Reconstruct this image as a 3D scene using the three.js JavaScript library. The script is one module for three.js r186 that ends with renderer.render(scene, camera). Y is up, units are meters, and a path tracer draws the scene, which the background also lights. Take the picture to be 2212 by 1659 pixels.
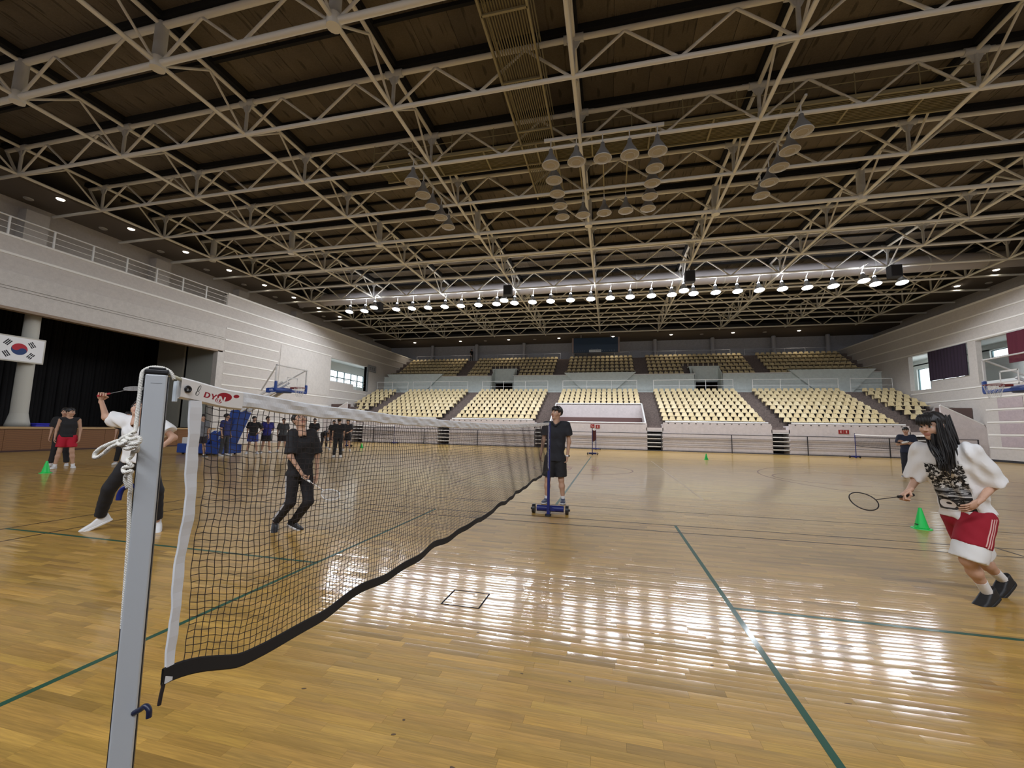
import * as THREE from 'three';
import { mergeGeometries } from 'three/addons/utils/BufferGeometryUtils.js';
import { RoundedBoxGeometry } from 'three/addons/geometries/RoundedBoxGeometry.js';

// ---------- camera, daylight, exposure ----------
const scene = new THREE.Scene();
const camera = new THREE.PerspectiveCamera(86.06, 2212 / 1659, 0.05, 200);
camera.position.set(1.014, 1.4326, 3.8919);
camera.rotation.order = 'YXZ';
camera.rotation.set(0.1082, 0.2349, 0.0199);
scene.add(camera);
const renderer = new THREE.WebGLRenderer({ antialias: true });
renderer.toneMapping = THREE.LinearToneMapping;
renderer.toneMappingExposure = 1.38;
renderer.shadowMap.enabled = true;
scene.background = new THREE.Color(2.1, 2.3, 2.4);            // overcast daylight seen through the side windows
const FLOOD = { intensity: 28, color: 0xf1f5ff, angle: 1.5, penumbra: 0.14 };   // each floodlight of the two lamp rows
const DOWN = { intensity: 2.5, color: 0xfff2df };

// ---------- helpers ----------
let seed = 7;
const rnd = () => { seed = (seed + 0x6d2b79f5) | 0; let t = Math.imul(seed ^ (seed >>> 15), 1 | seed); t = (t + Math.imul(t ^ (t >>> 7), 61 | t)) ^ t; return ((t ^ (t >>> 14)) >>> 0) / 4294967296; };
const rr = (a, b) => a + (b - a) * rnd();
const ORD = ['first', 'second', 'third', 'fourth', 'fifth', 'sixth', 'seventh', 'eighth', 'ninth', 'tenth', 'eleventh', 'twelfth', 'thirteenth', 'fourteenth', 'fifteenth', 'sixteenth'];
const V = (x, y, z) => new THREE.Vector3(x, y, z);
const taken = new Map();
function numbered(n) { const k = taken.get(n) || 0; taken.set(n, k + 1); return k ? n + '_' + String(k).padStart(3, '0') : n; }
function clean(g) { if (g.index) g = g.toNonIndexed(); for (const k of Object.keys(g.attributes)) if (!['position', 'normal', 'uv', 'color'].includes(k)) g.deleteAttribute(k); return g; }
function geo(list) {
  if (!Array.isArray(list)) return list;
  if (list.length === 1) return list[0];
  list = list.map(clean);
  const col = list.some((g) => g.attributes.color);
  for (const g of list) {
    const n = g.attributes.position.count;
    if (!g.attributes.uv) g.setAttribute('uv', new THREE.BufferAttribute(new Float32Array(n * 2), 2));
    if (col && !g.attributes.color) g.setAttribute('color', new THREE.BufferAttribute(new Float32Array(n * 3).fill(1), 3));
  }
  return mergeGeometries(list);
}
function obj(name, g, m, parent = scene) {
  const o = new THREE.Mesh(geo(g), m); o.name = parent === scene ? numbered(name) : name;
  o.castShadow = o.receiveShadow = true; parent.add(o); return o;
}
function tag(o, label, category, group, kind) { o.userData = { label, category }; if (group) o.userData.group = group; if (kind) o.userData.kind = kind; return o; }
function thing(name, label, category, p = [0, 0, 0], turn = 0, group) { const o = new THREE.Group(); o.name = numbered(name); scene.add(o); o.position.set(...p); o.rotation.y = turn; return tag(o, label, category, group); }
function struct(name, g, m, label) { const o = obj(name, g, m); o.userData = { kind: 'structure', label, category: name.split('_')[0] }; return o; }
const bx = (w, h, d, x = 0, y = 0, z = 0) => new THREE.BoxGeometry(w, h, d).translate(x, y, z);
const b2 = (x0, x1, y0, y1, z0, z1) => bx(x1 - x0, y1 - y0, z1 - z0, (x0 + x1) / 2, (y0 + y1) / 2, (z0 + z1) / 2);
const rb = (w, h, d, r, x = 0, y = 0, z = 0, s = 2) => new RoundedBoxGeometry(w, h, d, s, r).translate(x, y, z);
function between(g, a, b) {   // a geometry of length 1 along +y, laid from a to b
  const d = b.clone().sub(a), L = d.length(), q = new THREE.Quaternion().setFromUnitVectors(V(0, 1, 0), d.divideScalar(L));
  return g.applyMatrix4(new THREE.Matrix4().compose(a.clone().add(b).multiplyScalar(0.5), q, V(1, L, 1)));
}
const cyl = (a, b, r, n = 8, r2 = r, open = false) => between(new THREE.CylinderGeometry(r2, r, 1, n, 1, open), a, b);
const bar = (a, b, w, h = w) => between(new THREE.BoxGeometry(w, 1, h), a, b);
const tube = (pts, r, n = 6, seg = 4, closed = false) => new THREE.TubeGeometry(new THREE.CatmullRomCurve3(pts.map((p) => Array.isArray(p) ? V(...p) : p), closed), pts.length * seg, r, n, closed);
const lathe = (pts, n = 20) => new THREE.LatheGeometry(pts.map((p) => new THREE.Vector2(p[0], p[1])), n);
function ext(pts, depth, bevel = 0) { const s = new THREE.Shape(pts.map((p) => new THREE.Vector2(...p))); return new THREE.ExtrudeGeometry(s, { depth, bevelEnabled: bevel > 0, bevelThickness: bevel, bevelSize: bevel, bevelSegments: 1 }); }
const lin = (r, g, b) => new THREE.Color().setRGB(r, g, b);
const std = (color, roughness = 0.8, o = {}) => new THREE.MeshStandardMaterial({ color, roughness, ...o });
function tex(w, h, f, srgb = true) {   // a computed texture; f(x, y) gives [r, g, b] of 0..255
  const d = new Uint8Array(w * h * 4);
  for (let y = 0; y < h; y++) for (let x = 0; x < w; x++) { const c = f(x, y), i = (y * w + x) * 4; for (let k = 0; k < 3; k++) d[i + k] = Math.max(0, Math.min(255, c[k])); d[i + 3] = c[3] ?? 255; }
  const t = new THREE.DataTexture(d, w, h); t.wrapS = t.wrapT = THREE.RepeatWrapping; t.magFilter = THREE.LinearFilter; t.minFilter = THREE.LinearMipmapLinearFilter; t.generateMipmaps = true;
  if (srgb) t.colorSpace = THREE.SRGBColorSpace; t.needsUpdate = true; return t;
}
function noiseGrid(w, h, cells, cellsY = cells) {   // tiling value noise
  const a = Array.from({ length: cells * cellsY }, rnd);
  return (x, y) => {
    const fx = x / w * cells, fy = y / h * cellsY, ix = Math.floor(fx), iy = Math.floor(fy), s = (t) => t * t * (3 - 2 * t), u = s(fx - ix), v = s(fy - iy);
    const g = (i, j) => a[((j % cellsY) + cellsY) % cellsY * cells + ((i % cells) + cells) % cells];
    return (g(ix, iy) * (1 - u) + g(ix + 1, iy) * u) * (1 - v) + (g(ix, iy + 1) * (1 - u) + g(ix + 1, iy + 1) * u) * v;
  };
}
function canvasTex(w, h, draw) { const c = document.createElement('canvas'); c.width = w; c.height = h; draw(c.getContext('2d'), w, h); const t = new THREE.CanvasTexture(c); t.colorSpace = THREE.SRGBColorSpace; return t; }
function uvWorld(g, sx = 1, sy = 1) {   // box-projected uv in metres
  g = clean(g); const p = g.attributes.position, n = g.attributes.normal, uv = new Float32Array(p.count * 2);
  for (let i = 0; i < p.count; i++) {
    const ax = Math.abs(n.getX(i)), ay = Math.abs(n.getY(i)), az = Math.abs(n.getZ(i));
    const [u, v] = ay >= ax && ay >= az ? [p.getX(i), p.getZ(i)] : ax >= az ? [p.getZ(i), p.getY(i)] : [p.getX(i), p.getY(i)];
    uv[2 * i] = u / sx; uv[2 * i + 1] = v / sy;
  }
  g.setAttribute('uv', new THREE.BufferAttribute(uv, 2)); return g;
}

// ---------- materials ----------
function grainTex(base, amp, size, cells) {
  const n1 = noiseGrid(size, size, cells), n2 = noiseGrid(size, size, cells * 4);
  return tex(size, size, (x, y) => { const k = 1 + amp * ((n1(x, y) - 0.5) * 0.9 + (n2(x, y) - 0.5) * 0.8 + (rnd() - 0.5) * 0.5); return base.map((c) => Math.max(0, Math.min(255, c * k))); });
}
const M = {};
M.wall = std(0xffffff, 0.9, { map: grainTex([196, 190, 183], 0.04, 256, 16) });
M.wallPlain = std(0xffffff, 0.85, { map: grainTex([202, 197, 190], 0.05, 256, 12) });
M.stripe = std(lin(0.82, 0.8, 0.74), 0.6);
M.standWall = std(0xffffff, 0.8, { map: grainTex([206, 198, 196], 0.05, 256, 10) });
M.greenWall = std(0xffffff, 0.8, { map: grainTex([214, 224, 220], 0.05, 256, 10) });
M.concrete = std(0xffffff, 0.95, { map: grainTex([112, 100, 94], 0.22, 256, 20) });
M.rearWall = std(0xffffff, 0.9, { map: grainTex([182, 184, 190], 0.08, 256, 16) });
M.soffit = std(lin(0.16, 0.135, 0.115), 0.9);
M.steel = std(lin(0.84, 0.82, 0.75), 0.42);
M.steelGrey = std(lin(0.62, 0.63, 0.63), 0.6);
M.black = std(lin(0.012, 0.012, 0.013), 0.8);
M.blackPaint = std(lin(0.015, 0.015, 0.017), 0.4);
M.white = std(lin(0.8, 0.8, 0.78), 0.5);
M.railWhite = std(lin(0.78, 0.78, 0.75), 0.45);
M.fence = std(lin(0.03, 0.03, 0.035), 0.5, { metalness: 0.2 });
M.seat = std(lin(0.67, 0.55, 0.31), 0.38);
M.catwalk = std(lin(0.2, 0.17, 0.09), 0.7);
M.catwalkRail = std(lin(0.34, 0.30, 0.18), 0.6);
M.curtain = std(lin(0.006, 0.0055, 0.006), 0.95);
M.blue = std(lin(0.02, 0.07, 0.33), 0.45);
M.blueDark = std(lin(0.012, 0.02, 0.14), 0.4);
M.aluminium = std(lin(0.55, 0.58, 0.60), 0.42, { metalness: 0.25 });
M.green = std(lin(0.01, 0.62, 0.10), 0.45);
M.glass = new THREE.MeshPhysicalMaterial({ color: 0xffffff, transmission: 1, roughness: 0.02, thickness: 0, ior: 1.45 });
// ---------- room shell ----------
const XW = 24.2, ZF = -28.5, ZB = -46, ZN = 22, YT = 13.64;
// floor slab under the boards
const FZ0 = -30, FZ1 = 6;
// hardwood: planks run across (x); near ones are built, far ones lie in the material
const woodN = [noiseGrid(512, 512, 8, 96), noiseGrid(512, 512, 24, 256), noiseGrid(512, 512, 3, 5)];
M.wood = new THREE.MeshPhysicalMaterial({ color: 0xffffff, roughness: 0.52, vertexColors: true, clearcoat: 0.6, clearcoatRoughness: 0.115, map: tex(512, 512, (x, y) => {
  const k = 0.86 + 0.14 * woodN[0](x, y) + 0.09 * woodN[1](x, y) + 0.06 * woodN[2](x, y); return [236 * k, 228 * k, 212 * k]; }) });
const PW = 0.06, woodTone = () => { const t = rnd(), w = rnd(); const k = 0.84 + 0.24 * t - (w < 0.14 ? 0.17 : 0) + (w > 0.88 ? 0.14 : 0); return [0.56 * k, 0.355 * k * (0.97 + 0.05 * rnd()), 0.088 * k * (0.9 + 0.2 * rnd())]; };
const farTones = Array.from({ length: 256 * 64 }, woodTone);
M.woodFar = new THREE.MeshPhysicalMaterial({ color: 0xffffff, roughness: 0.52, clearcoat: 0.5, clearcoatRoughness: 0.1, map: tex(1024, 1024, (x, y) => {
  const row = Math.floor(y / 8), off = (row * 37) % 53, c = farTones[(row % 128) * 64 + Math.floor(((x + off * 5) % 1024) / 32)], k = y % 8 === 0 ? 0.88 : 1;
  const s = (v) => 255 * Math.pow(v * k * 0.84, 1 / 2.2); return c.map(s); }) });
const PZ0 = -5.99, PZ1 = 4.4;
{
  const g = new THREE.PlaneGeometry(2 * XW, PZ0 - FZ0).rotateX(-Math.PI / 2).translate(0, 0, (PZ0 + FZ0) / 2);
  const p = g.attributes.position, uv = g.attributes.uv; for (let i = 0; i < p.count; i++) uv.setXY(i, p.getX(i) / 15, p.getZ(i) / 7.68);
  const floor = struct('floor', [uvWorldSafe(b2(-30, 30, -0.3, -0.012, -46.3, 22.3))], std(lin(0.16, 0.1, 0.045), 0.8), 'polished hardwood sports floor with painted court lines');
  const far = obj('distant_boards', g, M.woodFar, floor); far.userData = { kind: 'stuff', label: 'narrow hardwood boards of the distant floor' };
  // planks
  const cand = [], rows = Math.round((PZ1 - PZ0) / PW);
  const cf = camera.position, dir = [-Math.sin(0.2349), -Math.cos(0.2349)];
  for (let r = 0; r < rows; r++) {
    const z = PZ0 + (r + 0.5) * PW; let x = -XW + rr(0, 0.3) - 0.3;
    while (x < XW) {
      const L = rr(0.3, 0.62), x0 = Math.max(x, -XW), x1 = Math.min(x + L, XW); x += L; if (x1 - x0 < 0.02) continue;
      const cx = (x0 + x1) / 2, dx = cx - cf.x, dz = z - cf.z, fwd = dx * dir[0] + dz * dir[1], side = dx * -dir[1] + dz * dir[0];
      const vis = fwd > 1.2 && Math.abs(side) < fwd * 1.3 + 0.4;
      cand.push({ x0, x1, z, tone: woodTone(), d: vis ? Math.hypot(dx, dz) : 1e3 });
    }
  }
  cand.sort((a, b) => a.d - b.d);
  const plank = (c) => {
    const w = (PW - 0.0007) / 2, x0 = c.x0 + 0.0004, x1 = c.x1 - 0.0004, z0 = c.z - w, z1 = c.z + w, e = 0, y1 = rr(-0.0001, 0.0001), y0 = -0.012, P = [], U = [], u0 = rnd() * 5, v0 = rnd() * 5;
    const q = (...k) => { for (const i of [0, 1, 2, 0, 2, 3]) { P.push(...k[i]); U.push(u0 + k[i][0] / 1.1, v0 + k[i][2] / 0.5); } };
    const T = [[x0 + e, y1, z1 - e], [x1 - e, y1, z1 - e], [x1 - e, y1, z0 + e], [x0 + e, y1, z0 + e]], E = [[x0, y1 - e, z1], [x1, y1 - e, z1], [x1, y1 - e, z0], [x0, y1 - e, z0]], B = E.map((v) => [v[0], y0, v[2]]);
    q(...T); for (let i = 0; i < 4; i++) { const j = (i + 1) % 4; q(B[i], B[j], E[j], E[i]); }
    const g = new THREE.BufferGeometry(); g.setAttribute('position', new THREE.Float32BufferAttribute(P, 3)); g.setAttribute('uv', new THREE.Float32BufferAttribute(U, 2));
    const C = new Float32Array(P.length); for (let i = 0; i < P.length; i += 3) C.set(c.tone, i); g.setAttribute('color', new THREE.BufferAttribute(C, 3)); g.computeVertexNormals();
    const N = g.attributes.normal, tl = (rnd() + rnd() + rnd() - 1.5) * 0.02, cu = 0.016 + 0.014 * rnd(), tx = (rnd() - 0.5) * 0.004; [0, 1, 2, 0, 2, 3].forEach((k, i) => { const nz = tl + (k < 2 ? cu : -cu), l = Math.hypot(1, nz, tx); N.setXYZ(i, tx / l, 1 / l, nz / l); });   // boards cup and tilt a little
    return g;
  };
  cand.slice(0, 300).forEach((c) => obj('floor_board', plank(c), M.wood, floor));
  const rest = obj('floor_boards', cand.slice(300).map(plank), M.wood, floor); rest.userData = { kind: 'stuff', label: 'narrow hardwood floor boards laid across the hall' };
  // painted court lines (thin paint films on the boards)
  const paint = (c) => new THREE.MeshPhysicalMaterial({ color: c, roughness: 0.6, specularIntensity: 0.5, clearcoat: 0.35, clearcoatRoughness: 0.12 });
  const P = { green: paint(lin(0.018, 0.085, 0.052)), dark: paint(lin(0.05, 0.028, 0.018)), brown: paint(lin(0.22, 0.115, 0.06)), pale: paint(lin(0.55, 0.42, 0.28)), tape: new THREE.MeshPhysicalMaterial({ color: lin(0.012, 0.012, 0.014), roughness: 0.85, specularIntensity: 0.25 }) };
  const y = 0.0012, strip = (x0, x1, z0, z1, h = 0.0009) => b2(x0, x1, y - h, y, z0, z1);
  const hz = (x0, x1, z, w) => strip(x0, x1, z - w / 2, z + w / 2), vt = (x, z0, z1, w) => strip(x - w / 2, x + w / 2, z0, z1);
  const ln = (name, g, m) => obj(name, g, m, floor);
  const W = 0.04;
  ln('green_court_line', vt(1.98, -3.05, 3.05, W), P.green); ln('green_court_line', vt(-1.98, -3.05, 3.05, W), P.green);
  ln('green_court_line', hz(1.98, 6.7, 0, W), P.green); ln('green_court_line', hz(-6.7, -1.98, 0, W), P.green);
  for (const z of [-3.05, -2.59, 2.59]) { ln('dark_court_line', hz(-6.7, 6.7, z, 0.032), P.dark); }
  for (const x of [-6.7, -5.94, 5.94, 6.7]) ln('dark_court_line', vt(x, -3.05, 3.05, 0.032), P.dark);
  ln('side_line', hz(-14, 14, -4.2, 0.03), P.dark); ln('side_line', hz(-14, 14, -19.3, 0.05), P.brown);
  ln('half_way_line', vt(0, -19.3, -4.2, 0.05), P.green);
  ln('end_line', vt(-14, -19.3, -4.2, 0.05), P.brown); ln('end_line', vt(14, -19.3, -4.2, 0.05), P.brown);
  for (const s of [-1, 1]) {
    ln('volleyball_line', vt(s * 2.95, -17.5, -5.87, 0.045), s > 0 ? P.pale : P.brown);
    ln('volleyball_line', vt(s * 9, -16.3, -7.3, 0.045), P.pale);
    ln('key_line', hz(Math.min(s * 8.2, s * 14), Math.max(s * 8.2, s * 14), -9.3, 0.05), P.brown); ln('key_line', hz(Math.min(s * 8.2, s * 14), Math.max(s * 8.2, s * 14), -14.2, 0.05), P.brown);
    const arc = (cx, cz, r, a0, a1, w) => { const sh = new THREE.Shape(); sh.absarc(0, 0, r + w / 2, a0, a1, false); sh.absarc(0, 0, r - w / 2, a1, a0, true); return new THREE.ExtrudeGeometry(sh, { depth: 0.0009, bevelEnabled: false, curveSegments: 48 }).rotateX(-Math.PI / 2).translate(cx, y - 0.0009, cz); };
    ln('three_point_arc', arc(s * 12.4, -11.8, 6.25, s > 0 ? Math.PI / 2 : -Math.PI / 2, s > 0 ? Math.PI * 1.5 : Math.PI / 2, 0.05), P.brown);
    ln('free_throw_circle', arc(s * 8.2, -11.8, 1.8, s > 0 ? Math.PI / 2 : -Math.PI / 2, s > 0 ? Math.PI * 1.5 : Math.PI / 2, 0.05), P.brown);
    if (s > 0) ln('centre_circle', arc(0, -11.8, 1.8, 0, Math.PI * 2, 0.05), P.brown);
  }
  ln('volleyball_line', hz(-9, 9, -7.3, 0.045), P.pale); ln('volleyball_line', hz(-9, 9, -16.3, 0.045), P.pale);
  for (const [x, z] of [[-0.52, -11.9], [0.45, -12.3]]) { // small painted marks on either side of the half-way line
    const gl = []; for (let i = 0; i < 5; i++) { gl.push(strip(x - 0.14, x + 0.14, z - 1 + i * 0.45, z - 0.93 + i * 0.45)); gl.push(strip(x - 0.14 + (i % 3) * 0.11, x - 0.1 + (i % 3) * 0.11, z - 1 + i * 0.45, z - 0.6 + i * 0.45)); }
    const o = ln('painted_floor_mark', gl, std(lin(0.36, 0.12, 0.09), 0.4)); o.userData = { label: 'faded red marks painted beside the half-way line' };
  }
  const q = [[-0.34, -0.01, 0.28], [-0.34, -0.01, 0.58]];
  for (const [a, b, z] of q) { const o = ln('black_tape_strip', hz(a, b, z, 0.014), P.tape); o.userData = { label: 'black tape strip of the square near the net' }; }
  for (const x of [-0.335, -0.015]) ln('black_tape_strip', vt(x, 0.28, 0.58, 0.014), P.tape);
  // dark scuffs and knots in the boards near the camera
  const blot = [[0.02, 1.98, 0.012, 0.006], [0.36, 2.09, 0.018, 0.008], [-0.28, 1.62, 0.006, 0.004], [0.5, 1.35, 0.01, 0.004], [0.1, 0.95, 0.012, 0.005], [1.3, 0.62, 0.016, 0.005], [1.62, 0.95, 0.012, 0.006], [0.78, 1.35, 0.011, 0.004], [-0.62, 1.8, 0.014, 0.006], [2.25, 1.15, 0.02, 0.004], [0.02, 1.88, 0.008, 0.007]];
  for (const [x, z, a, b] of blot) ln('dark_knot', new THREE.CylinderGeometry(1, 1, 0.0006, 9).scale(a, 1, b).rotateY(rr(-0.4, 0.4)).translate(x, 0.0005, z), std(lin(0.1, 0.055, 0.025), 0.6));
}
function uvWorldSafe(g) { return uvWorld(g, 2, 2); }

// side walls: left (stage opening, window opening), right (two openings)
const wb = (x0, x1, y0, y1, z0, z1) => uvWorld(b2(x0, x1, y0, y1, z0, z1), 1.5, 1.5);
{
  const x0 = -XW - 0.3, x1 = -XW, L = [];
  L.push(wb(x0, x1, 0, 10.2, -29.0, -18.05), wb(x0, x1, 0, 5.5, -32.6, -29.0), wb(x0, x1, 7.68, 10.2, -34.8, -29.0), wb(x0, x1, 0, 5.05, -34.8, -32.6), wb(x0, x1, 0, 10.2, ZB, -34.8));
  L.push(wb(x0, x1, 6.2, 9.3, -18.05, -5.9), wb(x0, x1, 0, 9.3, -5.9, ZN), wb(x0, x1, 10.2, 13.9, 5, ZN));
  const wl = struct('wall_left', L, M.wall, 'grey side wall with white ledges above the stage');
  // flat lintel panel over the stage and its reveal lines
  const ys = [0.86, 1.64, 2.42, 3.2, 3.98, 4.72, 5.5, 6.26, 7.04, 7.82];
  for (const y of ys) { const o = obj('wall_ledge', b2(-XW, -XW + 0.03, y - 0.045, y + 0.045, y > 3.8 && y < 7.75 ? -22.75 : -29, -18.15), M.stripe, wl); if (y === 0.86) o.userData = { label: 'white horizontal ledge' }; }
  for (const y of [3.98, 4.72]) obj('wall_ledge', b2(-XW, -XW + 0.03, y - 0.045, y + 0.045, -34.8, -29), M.stripe, wl);
  obj('wall_ledge', b2(-XW, -XW + 0.03, 3.935, 4.025, -29, -22.75), M.stripe, wl);
  obj('wall_ledge', b2(-XW, -XW + 0.035, 8.5, 8.6, ZB, 10), M.stripe, wl); obj('wall_ledge', b2(-XW, -XW + 0.035, 9.27, 9.36, ZB, 10), M.stripe, wl);
  obj('wall_ledge', b2(-XW - 0.32, -XW + 0.035, 10.12, 10.24, ZB, -18.05), M.stripe, wl);
  obj('smooth_panel', wb(-XW, -XW + 0.025, 4.1, 7.68, -28.95, -22.95), M.wallPlain, wl).userData = { label: 'smooth grey wall panel' };
  for (const [a, b] of [[6.24, 6.985], [7.01, 7.105], [7.13, 7.765]]) obj('lintel_board', wb(-XW, -XW + 0.05, a, b, -18.05, -5.9), M.wallPlain, wl);
  obj('opening_trim', b2(-XW - 0.32, -XW + 0.06, 6.12, 6.24, -18.0, -5.9), std(lin(0.3, 0.22, 0.15), 0.7), wl);
  obj('opening_jamb', wb(-XW - 0.3, -XW + 0.06, 0, 6.2, -18.1, -17.65), M.wallPlain, wl);
}
{
  const x0 = XW, x1 = XW + 0.3, L = [];
  L.push(wb(x0, x1, 0, 5.0, -34.95, -28.7), wb(x0, x1, 5.0, 5.56, -32.75, -29.35), wb(x0, x1, 7.72, 10.2, -34.95, ZN), wb(x0, x1, 5.0, 7.72, -29.35, -28.7), wb(x0, x1, 0, 4.85, -28.7, -20), wb(x0, x1, 0, 7.72, -20, ZN), wb(x0, x1, 0, 10.2, ZB, -34.95));
  const wr = struct('wall_right', L, M.wall, 'grey side wall with white ledges and bright window openings');
  for (const y of [0.86, 1.64, 2.42, 3.2, 3.98, 4.72]) obj('wall_ledge', b2(XW - 0.03, XW, y - 0.045, y + 0.045, y > 3.8 ? -34.9 : -28.4, 4), M.stripe, wr);
  for (const y of [7.82, 8.6, 9.36]) obj('wall_ledge', b2(XW - 0.03, XW, y - 0.045, y + 0.045, ZB, 10), M.stripe, wr);
  obj('wall_ledge', b2(XW - 0.035, XW + 0.32, 10.12, 10.24, ZB, 10), M.stripe, wr);
  obj('dark_wall_foot', b2(XW - 0.03, XW, 0, 0.13, -28.4, 6), std(lin(0.03, 0.03, 0.035), 0.7), wr);
  const pink = std(0xffffff, 0.9, { map: grainTex([178, 164, 166], 0.06, 128, 10) });
  for (const y of [0.86, 1.64, 2.42, 3.2]) for (const z of [-27.55, -24.4, -21.2]) { const o = obj('acoustic_panel', uvWorld(b2(XW - 0.03, XW, y + 0.07, y + 0.68, z, z + 1.6), 1, 1), pink, wr); o.userData = { label: 'pinkish acoustic wall panel' }; }
}
// rear, near and gallery walls, soffits and roof slab
struct('wall_rear', [wb(-30, 30, 0, YT, ZB - 0.3, ZB)], M.rearWall, 'dim rear wall behind the upper seats');
struct('wall_near', [wb(-30, 30, 0, YT, ZN, ZN + 0.3)], M.rearWall, 'end wall behind the near stand');
const galleryMat = M.wall;
const galleryLeft = struct('wall_gallery_left', [wb(-28.2, -27.9, 9.0, YT, ZB, ZN), wb(-28, -XW - 0.15, 9.0, 9.15, ZB, ZN)], galleryMat, 'gallery wall and floor behind the left parapet');
struct('wall_gallery_right', [wb(27.9, 28.2, 9.0, YT, ZB, ZN), wb(XW + 0.15, 28, 9.0, 9.15, ZB, ZN)], galleryMat, 'gallery wall and floor behind the right parapet');
for (const z of [-9.9, -16, -22.1, -28.2]) obj('wall_pier', wb(-27.95, -27.3, 9.15, 11.9, z - 0.45, z + 0.45), M.wall, galleryLeft);
struct('ceiling', [wb(-30, 30, YT, YT + 0.3, ZB - 0.3, ZN + 0.3)], std(lin(0.2, 0.18, 0.16), 0.95), 'roof slab above the deck panels');
struct('trim_1', [wb(-28.2, -25.2, 12.36, 12.6, ZB, ZN), wb(25.2, 28.2, 12.36, 12.6, ZB, ZN)], M.soffit, 'dark brown soffits over the side galleries');
struct('trim_2', [wb(-28.2, 28.2, 12.0, 12.3, ZB, -41.8)], M.soffit, 'dark soffit over the rear walkway');
// stage behind the opening in the left wall
{
  const st = struct('wall_stage', [wb(-33, -32.7, 0, 9, -20, -4), wb(-33, -XW - 0.3, 0, 9, -18.35, -18.05), wb(-33, -XW - 0.3, 0, 9, -5.9, -5.6), wb(-33, -XW - 0.3, 8.7, 9, -18, -5.9)], M.curtain, 'black stage drapes behind the opening');
  const woodF = std(0xffffff, 0.55, { map: tex(256, 128, (x, y) => { const k = 0.82 + 0.12 * Math.sin(y * 0.6 + 2 * Math.sin(x * 0.02)) * 0.5 + 0.2 * rnd() * 0.5; return [134 * k, 88 * k, 44 * k]; }) });
  const sf = thing('stage', 'brown wooden stage front and floor in the left wall opening', 'stage'); sf.userData.kind = 'structure';
  for (let i = 0; i < 10; i++) obj('front_panel', uvWorld(b2(-XW - 0.2, -XW + 0.05, 0.06, 1.02, -18.0 + i * 1.21 + 0.005, -18.0 + (i + 1) * 1.21 - 0.005), 1.2, 1.2), woodF, sf); obj('stage_lip', b2(-XW - 0.3, -XW + 0.1, 1.0, 1.09, -18.0, -5.9), std(lin(0.42, 0.27, 0.12), 0.5), sf); obj('stage_skirting', b2(-XW, -XW + 0.06, 0, 0.07, -18.0, -5.9), std(lin(0.05, 0.02, 0.015), 0.7), sf);
  obj('stage_floor', b2(-32.7, -XW - 0.2, 0.9, 1.08, -18.0, -5.9), std(lin(0.05, 0.03, 0.02), 0.6), sf);
  const wing = (x0, x1, z, m, l) => { const o = obj('stage_wing', uvWorld(rb(x1 - x0, 6.4, 0.12, 0.01, (x0 + x1) / 2, 4.3, z), 1.5, 1.5), m); tag(o, l, 'panel'); };
  wing(-26.9, -24.55, -17.9, std(lin(0.40, 0.41, 0.36), 0.85), 'grey-green side panel at the right edge of the stage'); wing(-29.3, -27.0, -17.75, std(lin(0.38, 0.36, 0.29), 0.85), 'beige side panel deeper inside the stage');
  // drape folds
  const fold = []; for (let i = 0; i < 60; i++) { const z = -17.6 + i * 0.19; fold.push(new THREE.CylinderGeometry(0.11, 0.13, 7.4, 8).translate(-30.6 + 0.05 * Math.sin(i * 2.1), 4.8, z)); }
  tag(obj('stage_curtain', fold, M.curtain), 'black folded curtain at the back of the stage', 'curtain');
}
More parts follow.
